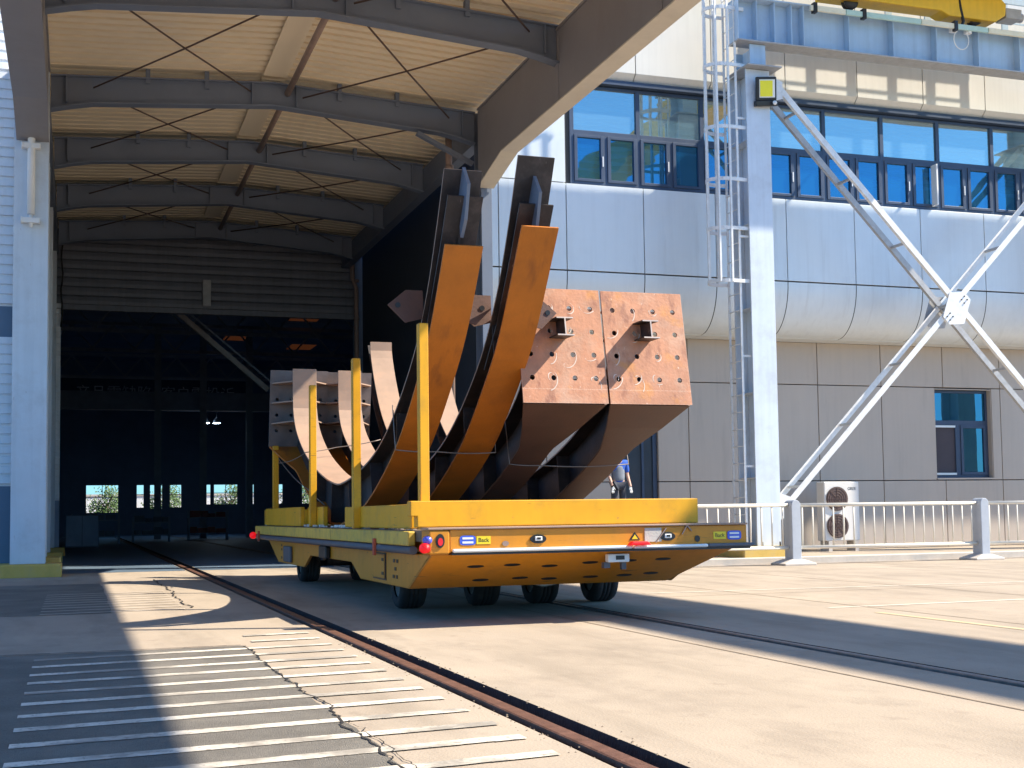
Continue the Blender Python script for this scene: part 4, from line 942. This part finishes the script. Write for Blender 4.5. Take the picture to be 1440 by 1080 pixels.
def sticker(x, z, flip, size=1.):
    g = MB(); bx_ = x if not flip else x+.19
    pts_ = [(bx_+.095+.095*size*(abs(math.cos(q))**.45*(1 if math.cos(q) > 0 else -1)), yf-.005, z+.055*size*(abs(math.sin(q))**.45*(1 if math.sin(q) > 0 else -1))) for q in [2*math.pi*k/28 for k in range(28)]]
    g.prism(pts_, (0, .0035, 0)); b_ = g.build('blue_sticker', M['sticker_blue'], ff)
    g = MB(); g.box((bx_+.03, yf-.0085, z+.012), (bx_+.16, yf-.0055, z+.035)); g.box((bx_+.03, yf-.0085, z-.035), (bx_+.16, yf-.0055, z-.012)); g.build('white_bars', M['white'], b_)
    yx = x+.2 if not flip else x
    g = MB(); g.box((yx, yf-.005, z-.045), (yx+.17, yf-.0015, z+.045)); y_ = g.build('yellow_sticker', M['sticker_yellow'], ff)
    text('sticker_word', 'Back', .068, M['black'], y_, (yx+.085, yf-.006, z), FACE, .001)
sticker(4.17, 1.0, False); sticker(7.40, 1.0, True)
# corner lamps
g = MB(); g.lathe((3.76, VY0-.02, .92), [(0, -.06), (.035, -.05), (.055, -.02), (.06, .06)], 'y', 16); g.build('corner_beacon', M['redlit'], ve)
g = MB(); g.lathe((3.80, VY0+.02, 1.01), [(0, -.05), (.04, -.04), (.05, 0), (.05, .06)], 'y', 14); g.build('blue_lamp', M['bluelens'], ve)
g = MB(); g.lathe((3.70, 28.72, .9), [(0, -.07), (.05, -.06), (.075, -.02), (.075, .06)], 'y', 16); g.build('corner_beacon', M['redlit'], ve)
# boards
def board(a, b, m, bev=.012): 
    g = MB(); g.box(a, b); return g.build('side_board', m, ve, bevel=bev)
g = MB(); g.prism([(3.66, 14.52, 1.28), (3.66, 14.52, 1.46), (7.34, 14.52, 1.46), (7.34, 14.52, 1.152), (3.74, 14.52, 1.152), (3.74, 14.52, 1.28)], (0, .16, 0)); g.build('front_board', M['yellow'], ve, bevel=.012)
board((3.84, 15.2, 1.13), (3.92, 19.25, 1.43), M['yellow']); board((3.84, 23.3, 1.12), (3.92, 27.7, 1.47), M['yellow']); board((3.97, 21.75, 1.12), (4.05, 23.29, 1.46), M['yellow']); board((3.9, 28.3, 1.12), (7.6, 28.38, 1.45), M['yellow'])
board((7.22, 15.0, 1.12), (7.3, 28.28, 1.4), M['yellow'])
def stake(x, y, z0, z1):
    g = MB(); w_ = .058; b0 = len(g.v); x0, x1, y0, y1 = x-w_, x+w_, y-w_, y+w_
    g.box((x0, y0, z0), (x1, y1, z1)); g.build('stake', M['yellow'], ve, bevel=.01)
stake(3.88, 14.74, 1.13, 3.56); stake(3.80, 18.2, 1.118, 3.55); stake(3.91, 22.4, 1.118, 3.58); stake(3.91, 26.8, 1.118, 2.76)
# wheels
wh = None
for ax in (17.7, 20.0, 23.4 if False else 25.9, 24.3 if False else 23.9):
    if ax in (20.0, 23.9): continue
    for x in (4.43, 5.5, 6.38, 7.30):
        if wh is None:
            g = MB(); g.lathe((x, ax, .36), [(.2, -.17), (.24, -.185), (.3, -.19), (.335, -.175), (.355, -.14), (.36, -.11), (.36, -.07), (.348, -.066), (.348, -.05), (.36, -.046), (.36, -.01), (.348, -.006), (.348, .006), (.36, .01), (.36, .046), (.348, .05), (.348, .066), (.36, .07), (.36, .11), (.355, .14), (.335, .175), (.3, .19), (.24, .185), (.2, .17)], 'x', 28); wh = g.build('wheel', M['rubber'], ve)
            g = MB(); g.lathe((x, ax, .36), [(.0, -.10), (.06, -.12), (.08, -.1), (.17, -.09), (.2, -.15), (.2, .15), (.17, .09), (.08, .1), (.06, .12), (0, .1)], 'x', 20); rm = g.build('rim', M['rim'], wh); w0 = (x, ax)
        else:
            c = wh.copy(); C.objects.link(c); c.parent = ve; c.location = (x-w0[0], ax-w0[1], 0); d = rm.copy(); C.objects.link(d); d.parent = c
    for x in (4.97, 6.84):
        g = MB(); g.cyl((x-.6, ax, .36), (x+.6, ax, .36), .06, 10); g.box((x-.22, ax-.25, .34), (x+.22, ax+.25, .62)); g.build('bogie', M['steel_dark'], ve, bevel=.02)
g = MB(); g.box((4.2, 15.5, .5), (7.3, 18.5, .6)); g.box((4.2, 15.6, .6), (7.3, 27.2, .843)); g.build('underframe', M['steel_dark'], ve)
g = MB(); g.tube([(5.6, 16.6, .42), (6.0, 16.5, .33), (6.5, 16.6, .40)], .025, 6); g.build('air_line', M['alu'], ve)

# ------------------------------------------------------------------ curved steel girders
OUT = [(-6.17, 4.52), (-5.49, 3.63), (-4.77, 3.0), (-3.7, 2.28), (-2.5, 1.76), (-1.4, 1.43), (0, 1.2), (.8, 1.15), (1.8, 1.27), (2.75, 1.53), (3.9, 1.88), (4.85, 2.24)]
INN = [(-6.3, 5.67), (-5.85, 4.8), (-5.35, 4.05), (-4.65, 3.35), (-3.5, 2.65), (-2.4, 2.22), (-1.2, 1.97), (0, 1.83), (.8, 1.83), (2.2, 2.05), (3.7, 2.46), (4.72, 2.94), (5.12, 3.35), (5.2, 3.7), (5.2, 4.28)]
TP = 6.10
INS = 1
def girder(label, mats, loc, rot, ext=0., itop=(-6.3, 5.67), lug_sides=(-1, 1), tab=True):
    """J shaped H-section: a tall leaning arm, a short arm closed by a drilled end plate"""
    t = thing('curved_girder', label, 'steel girder', (0, 0, 0), 'curved steel girders loaded on the carrier')
    mo, mi, mw_, mp = mats
    O_ = [(OUT[0][0]-.6*ext, OUT[0][1]+.8*ext)]+OUT[1:]; op = smooth_path(O_, 60); ip = smooth_path([itop]+INN[1:], 70)
    wop = op + [(5.5, 2.49), (TP-.03, 2.755)]; hw = [.24]*60 + [.42, .585]; hw[59] = .255
    MB().sweep(wop, hw, .03, -1).build('outer_flange', mo, t, bevel=.004)
    MB().sweep(ip, .24, .028, INS, two=(1, 0)).build('inner_flange', [mi, mw_], t, bevel=.004)
    g = MB(); o2 = smooth_path([(-6.1, 4.85)]+OUT[1:]+[(TP-.06, 2.75)], 60); i2 = smooth_path([(-6.05, 5.15)]+INN[1:], 60)
    for i in range(59):
        g.prism([(-.014, *o2[i]), (-.014, *o2[i+1]), (-.014, *i2[i+1]), (-.014, *i2[i])], (.028, 0, 0))
    g.build('web', mw_, t)
    # box-like cover plates along the tall arm, part way between the flanges
    for s in (-1, 1):
        a = [(-6.28, 5.08), (-5.9, 4.5), (-5.3, 3.72), (-4.75, 3.2)]
        g = MB()
        for i in range(len(a)-1):
            g.prism([(s*.014, *a[i]), (s*.22, *a[i]), (s*.22, *a[i+1]), (s*.014, *a[i+1])], (0, .02, .014))
        g.build('cover_plate', mw_, t)
        for k in (9, 17, 25, 33, 41, 49):   # web stiffeners
            g = MB(); p, q = op[k], min(ip, key=lambda e: (e[0]-op[k][0]-.25*(op[k+1][1]-op[k][1])*-3)**2+(e[1]-op[k][1]-.5)**2)
            g.bar((s*.115, *p), (s*.115, *q), .19, .014, (1, 0, 0)) if False else g.prism([(s*.015, *p), (s*.215, *p), (s*.215, *q), (s*.015, *q)], (0, .014, 0)); g.build('stiffener', mw_, t)
    # web end tab
    if tab: g = MB(); g.prism([(-.02, -6.1, 4.62), (-.02, -6.28, 4.8), (-.02, -6.42, 5.2), (-.02, -6.22, 5.45), (-.02, -6.0, 5.1)], (.04, 0, 0)); o_ = g.build('web_tab', M['paint_grey'], t) if tab else None
    # drilled end plate
    g = MB(); hwp, z0, z1, th_ = .595, 2.74, 4.31, .03; SH = -.2; lean = lambda q: setattr(q, 'v', [(x, y+SH*(z-z0), z) for x, y, z in q.v]); nc = 4; xs_ = [-hwp+2*hwp*i/nc for i in range(nc+1)]; zs_ = [z0+.12, z0+.12+.03]
    zr = [z0+.34+.32*j for j in range(4)]; zc = [z0+.19]+[(zr[j]+zr[j+1])/2 for j in range(3)]+[z1]
    for yy_ in (TP, TP+th_):
        g.poly([(-hwp, yy_, z0), (hwp, yy_, z0), (hwp, yy_, zc[0]), (-hwp, yy_, zc[0])])
    for i in range(nc):
        for j in range(4):
            xa, xb_ = xs_[i], xs_[i+1]; za, zb = zc[j], zc[j+1]; cx_, cz_ = (xa+xb_)/2, zr[j]; r_ = .036; n = 16; rings = []
            for yy_ in (TP, TP+th_):
                ring = []; sq = []
                for k in range(n):
                    q = 2*math.pi*k/n+math.pi/16*0; dx, dz_ = math.cos(q), math.sin(q); ring.append((cx_+r_*dx, yy_, cz_+r_*dz_))
                    tx = ((xb_-cx_) if dx > 0 else (xa-cx_))/dx if abs(dx) > 1e-6 else 1e9; tz = ((zb-cz_) if dz_ > 0 else (za-cz_))/dz_ if abs(dz_) > 1e-6 else 1e9
                    tt = min(tx, tz); sq.append((cx_+dx*tt, yy_, cz_+dz_*tt))
                b0 = len(g.v); g.v += ring+sq; rings.append(b0)
                cn = {}
                for k in range(n):
                    k2 = (k+1) % n; f = [b0+k, b0+k2, b0+n+k2, b0+n+k]; pa, pb = sq[k], sq[k2]
                    if abs(pa[0]-pb[0]) > 1e-6 and abs(pa[2]-pb[2]) > 1e-6:
                        mx_ = max(pa[0], pb[0]) if (pa[0]+pb[0])/2 > cx_ else min(pa[0], pb[0]); mz_ = max(pa[2], pb[2]) if (pa[2]+pb[2])/2 > cz_ else min(pa[2], pb[2])
                        g.v.append((mx_, yy_, mz_)); f = [b0+k, b0+k2, b0+n+k2, len(g.v)-1, b0+n+k]
                    g.face(f)
            for k in range(n): g.face((rings[0]+k, rings[0]+(k+1) % n, rings[1]+(k+1) % n, rings[1]+k))
    for x in (-hwp, hwp): g.poly([(x, TP, z0), (x, TP+th_, z0), (x, TP+th_, z1), (x, TP, z1)])
    for z in (z0, z1): g.poly([(-hwp, TP, z), (hwp, TP, z), (hwp, TP+th_, z), (-hwp, TP+th_, z)])
    lean(g); pl = g.build('end_plate', mp, t)
    # scribbled chalk and grinding marks round some holes
    random.seed(len(label))
    for q in range(11):
        g = MB(); i, j = random.randrange(4), random.randrange(4); cx_, cz_ = (xs_[i]+xs_[i+1])/2, zr[j]; L_ = random.randint(7, 12); a0_ = random.uniform(0, 6); r_ = random.uniform(.052, .07); P_ = []
        for k in range(L_): P_.append((max(-hwp+.02, min(hwp-.02, cx_+r_*math.cos(a0_+k*.38)+.006*k*(q % 3))), cz_+r_*1.1*math.sin(a0_+k*.38)-.012*k*(q % 2)))
        n0 = len(g.v)
        for (x0_, z0_) in P_: g.v += [(x0_-.005, TP+th_+.002, z0_-.004), (x0_+.005, TP+th_+.002, z0_+.004)]
        for k in range(L_-1): g.face((n0+2*k, n0+2*k+1, n0+2*k+3, n0+2*k+2))
        lean(g); g.build('chalk_mark', M['chalk'], pl, fix=False)
    # rolled stub projecting from the plate
    g = MB(); zs, xs0, L_ = z0+1.0, .05, .34
    for dz_ in (-.125, .107): g.box((xs0-.115, TP+th_+.001, zs+dz_), (xs0+.115, TP+th_+L_, zs+dz_+.018))
    g.box((xs0-.009, TP+th_+.001, zs-.107), (xs0+.009, TP+th_+L_, zs+.107)); lean(g); sb_ = g.build('stub_beam', M['steel_dark'], t)
    g = MB()
    for dz_ in (-.125, .107): g.box((xs0-.115, TP+th_+L_, zs+dz_), (xs0+.115, TP+th_+L_+.002, zs+dz_+.018))
    g.box((xs0-.009, TP+th_+L_, zs-.107), (xs0+.009, TP+th_+L_+.002, zs+.107)); lean(g); g.build('cut_end', M['steel_edge'], sb_)
    # ribs behind the end plate; their sunlit edges are put into the pale tone
    for s in (-1, 1):
        for z in (3.2, 3.62, 4.02):
            yi = 5.24 if z > 3.3 else 5.0
            g = MB(); g.prism([(s*.016, yi, z), (s*.22, yi, z), (s*.56, TP-.14+SH*(z-z0), z), (s*.56, TP-.004+SH*(z-z0), z), (s*.016, TP-.004+SH*(z-z0), z)], (0, 0, .024)); g.build('rib', M['rust_pale'], t)
    for s in lug_sides:   # drilled lifting lugs on the tall arm
        g = MB(); c = Vector((s*.225, -5.1, 3.92)); P_ = [(0, -.14), (.24, -.2), (.46, .02), (.22, .22), (0, .22)]
        g.prism([(c.x+s*a, c.y+.10*b, c.z+b) for a, b in P_], (0, .025, .0)); lg = g.build('lug', M['rust_brown'], t)
        g = MB(); g.cyl((c.x+s*.33, c.y-.012, c.z+.02), (c.x+s*.33, c.y+.04, c.z+.02), .035, 12); g.build('hole', M['black'], lg)
    t.location = loc; t.rotation_euler = (0, 0, rot)
    return t
GA = (M['rust'], M['rust_pale'], M['steel_dark'], M['plate_grey']); GB = (M['rust_brown'], M['rust_pale'], M['steel_dark'], M['rust_plate'])
girder('tall orange faced curved girder leaning up just behind the front left yellow stake', GA, (4.385, 20.85, 0), 0, 0., (-6.2, 5.42))
girder('tallest orange faced curved girder, between the left orange one and the drilled plates', GA, (5.34, 21.0, 0), 0, .34)
girder('brown curved girder with drilled salmon end plate beside the tallest orange girder', GB, (6.25, 21.95, 0), math.pi-.022, -.3, (-5.9, 5.12), (), False)
girder('brown curved girder with drilled salmon end plate at the right edge of the load', GB, (7.48, 21.95, 0), math.pi-.022, -.3, (-5.9, 5.12), (), False)
# binding wires
def wire(pts, lab):
    g = MB(); p2 = []
    for i in range(len(pts)-1):
        a, b = Vector(pts[i]), Vector(pts[i+1]); sag = .02*(a-b).length
        for k in range(6): q = a.lerp(b, k/6); q.z -= sag*math.sin(math.pi*k/6); p2.append(q)
    p2.append(Vector(pts[-1])); g.tube(p2, .009, 6); return tag(g.build('binding_wire', M['wire'], None), lab, 'wire')
wire([(5.84, 17.6, 2.75), (5.84, 17.4, 2.0), (6.3, 17.4, 1.98), (7.68, 17.4, 2.0), (7.68, 17.7, 2.85)], 'thin binding wire slung under the two brown girders')
wire([(4.10, 17.2, 2.8), (4.10, 17.05, 2.18), (4.68, 17.1, 2.16), (5.6, 17.3, 2.16), (5.62, 17.4, 2.75)], 'thin binding wire slung round the two orange girders')
wire([(3.96, 26.75, 2.4), (4.1, 24.2, 2.5), (4.7, 24.3, 2.6), (5.55, 24.3, 2.75)], 'thin pale tie wire between the rear stake and the rear drilled plates')
wire([(3.95, 26.7, 2.5), (4.1, 23.9, 1.78), (4.3, 23.4, 1.5)], 'thin slack wire hanging from the rear stake to the left girder foot')
for x, yv in ((4.375, 21.4), (5.32, 21.6), (6.25, 21.1), (7.48, 21.1)):
    g = MB(); g.box((x-.28, yv-.1, 1.117), (x+.28, yv+.1, 1.142)); tag(g.build('packing_strip', M['steel_dark'], None, bevel=.005), {4.375: 'flat packing strip under the left orange girder', 5.32: 'flat packing strip under the tallest orange girder', 6.25: 'flat packing strip under the inner brown girder', 7.48: 'flat packing strip under the outer brown girder'}[x], 'packing strip')

# ------------------------------------------------------------------ person behind the carrier, on a low platform
pf = thing('step_platform', 'low steel step platform behind the carrier that the person stands on', 'platform', (11.75, 27.3, 0))
PZ = 1.08
g = MB(); g.box((11.4, 27.9, PZ-.05), (13.0, 29.2, PZ)); g.build('tread', M['paint_galvd'], pf)
for x in (11.45, 12.85):
    for y in (27.95, 29.1): g = MB(); g.box((x, y, 0), (x+.06, y+.06, PZ-.05)); g.build('leg', M['paint_galvd'], pf)
ps = thing('person', 'person in blue work shirt and grey vest standing behind the right end of the carrier', 'person', (12.3, 28.5, PZ))
def skinned(name, verts, edges, radii, m, par, sub=2, root=0):
    me = bpy.data.meshes.new(name); o = Vector(ORG[par.name]) ; me.from_pydata([tuple(Vector(v)) for v in verts], edges, [])
    ob = bpy.data.objects.new(name, me); C.objects.link(ob)
    sk_ = ob.modifiers.new('skin', 'SKIN'); sk_.use_smooth_shade = True
    for i, r_ in enumerate(radii):
        r_ = r_ if isinstance(r_, tuple) else (r_, r_); me.skin_vertices[0].data[i].radius = r_; me.skin_vertices[0].data[i].use_root = (i == root)
    sb = ob.modifiers.new('sub', 'SUBSURF'); sb.levels = sub; sb.render_levels = sub
    dg = bpy.context.evaluated_depsgraph_get(); dg.update(); m2 = bpy.data.meshes.new_from_object(ob.evaluated_get(dg)); bpy.data.objects.remove(ob)
    m2.materials.clear(); m2.materials.append(m); ob = bpy.data.objects.new(name, m2); C.objects.link(ob); ob.parent = par; ORG[ob.name] = ORG[par.name]
    return ob
# local frame: x across, y away from camera; facing away to the left
V = [(0,0,.93), (0,.0,1.08), (0,.01,1.25), (0,.0,1.40), (0,.0,1.50), (0,-.01,1.58), (0,-.02,1.68), (0,-.02,1.74),
     (-.1,0,.88), (-.11,-.01,.48), (-.12,.02,.08), (-.13,-.13,.03), (.1,0,.88), (.11,-.01,.48), (.12,.02,.08), (.14,-.13,.03),
     (-.19,0,1.40), (-.24,.02,1.12), (-.22,-.12,.90), (.19,0,1.40), (.25,.03,1.12), (.27,-.08,.88),
     (-.215,-.15,.84), (.275,-.11,.81)]
Ed = [(0,1),(1,2),(2,3),(3,4),(4,5),(5,6),(6,7),(0,8),(8,9),(9,10),(10,11),(0,12),(12,13),(13,14),(14,15),(3,16),(16,17),(17,18),(3,19),(19,20),(20,21),(18,22),(21,23)]
Rd = [(.15,.11),(.14,.10),(.16,.11),(.15,.10),.055,.085,.095,.06, .085,.06,.042,.035,.085,.06,.042,.035, .062,.046,.034,.062,.046,.034,.034,.034]
body = skinned('body', V, Ed, Rd, M['skin'], ps)
skinned('shirt', [(0,0,.86),(0,0,1.08),(0,.01,1.26),(0,0,1.41),(0,0,1.47),(-.195,0,1.41),(-.245,.02,1.14),(.195,0,1.41),(.252,.03,1.14)], [(0,1),(1,2),(2,3),(3,4),(3,5),(5,6),(3,7),(7,8)], [(.175,.135),(.165,.125),(.18,.13),(.165,.115),(.075,.075),.082,.068,.082,.068], M['shirt'], ps)
skinned('vest', [(0,0,.90),(0,0,1.08),(0,.01,1.26),(0,.0,1.37)], [(0,1),(1,2),(2,3)], [(.18,.145),(.172,.136),(.185,.142),(.13,.125)], M['vest'], ps)
skinned('trousers', [(0,0,.92),(-.1,0,.86),(-.11,-.01,.48),(-.12,.02,.1),(.1,0,.86),(.11,-.01,.48),(.12,.02,.1)], [(0,1),(1,2),(2,3),(0,4),(4,5),(5,6)], [(.165,.125),.1,.078,.062,.1,.078,.062], M['trousers'], ps)
skinned('hair', [(0,.02,1.66),(0,.01,1.73),(0,-.0,1.78)], [(0,1),(1,2)], [(.095,.09),(.1,.1),(.06,.07)], M['hair'], ps)
for s, hx, hy in ((-1, -.215, -.15), (1, .275, -.11)):
    V2 = [(hx, hy, .83), (hx, hy-.02, .76)]; E2 = [(0, 1)]; R2 = [(.03, .02), (.036, .018)]
    for k in range(4):
        fx = hx+(k-1.5)*.019; i = len(V2); V2 += [(fx, hy-.022, .735), (fx, hy-.035, .70-.004*(1.5-abs(k-1.5))), (fx, hy-.03, .672-.008*(1.5-abs(k-1.5)))]; E2 += [(1, i), (i, i+1), (i+1, i+2)]; R2 += [.010, .009, .008]
    i = len(V2); V2 += [(hx-s*.04, hy-.03, .78), (hx-s*.052, hy-.045, .745)]; E2 += [(0, i), (i, i+1)]; R2 += [.012, .009]
    skinned('glove', V2, E2, R2, M['glove'], ps, 1)
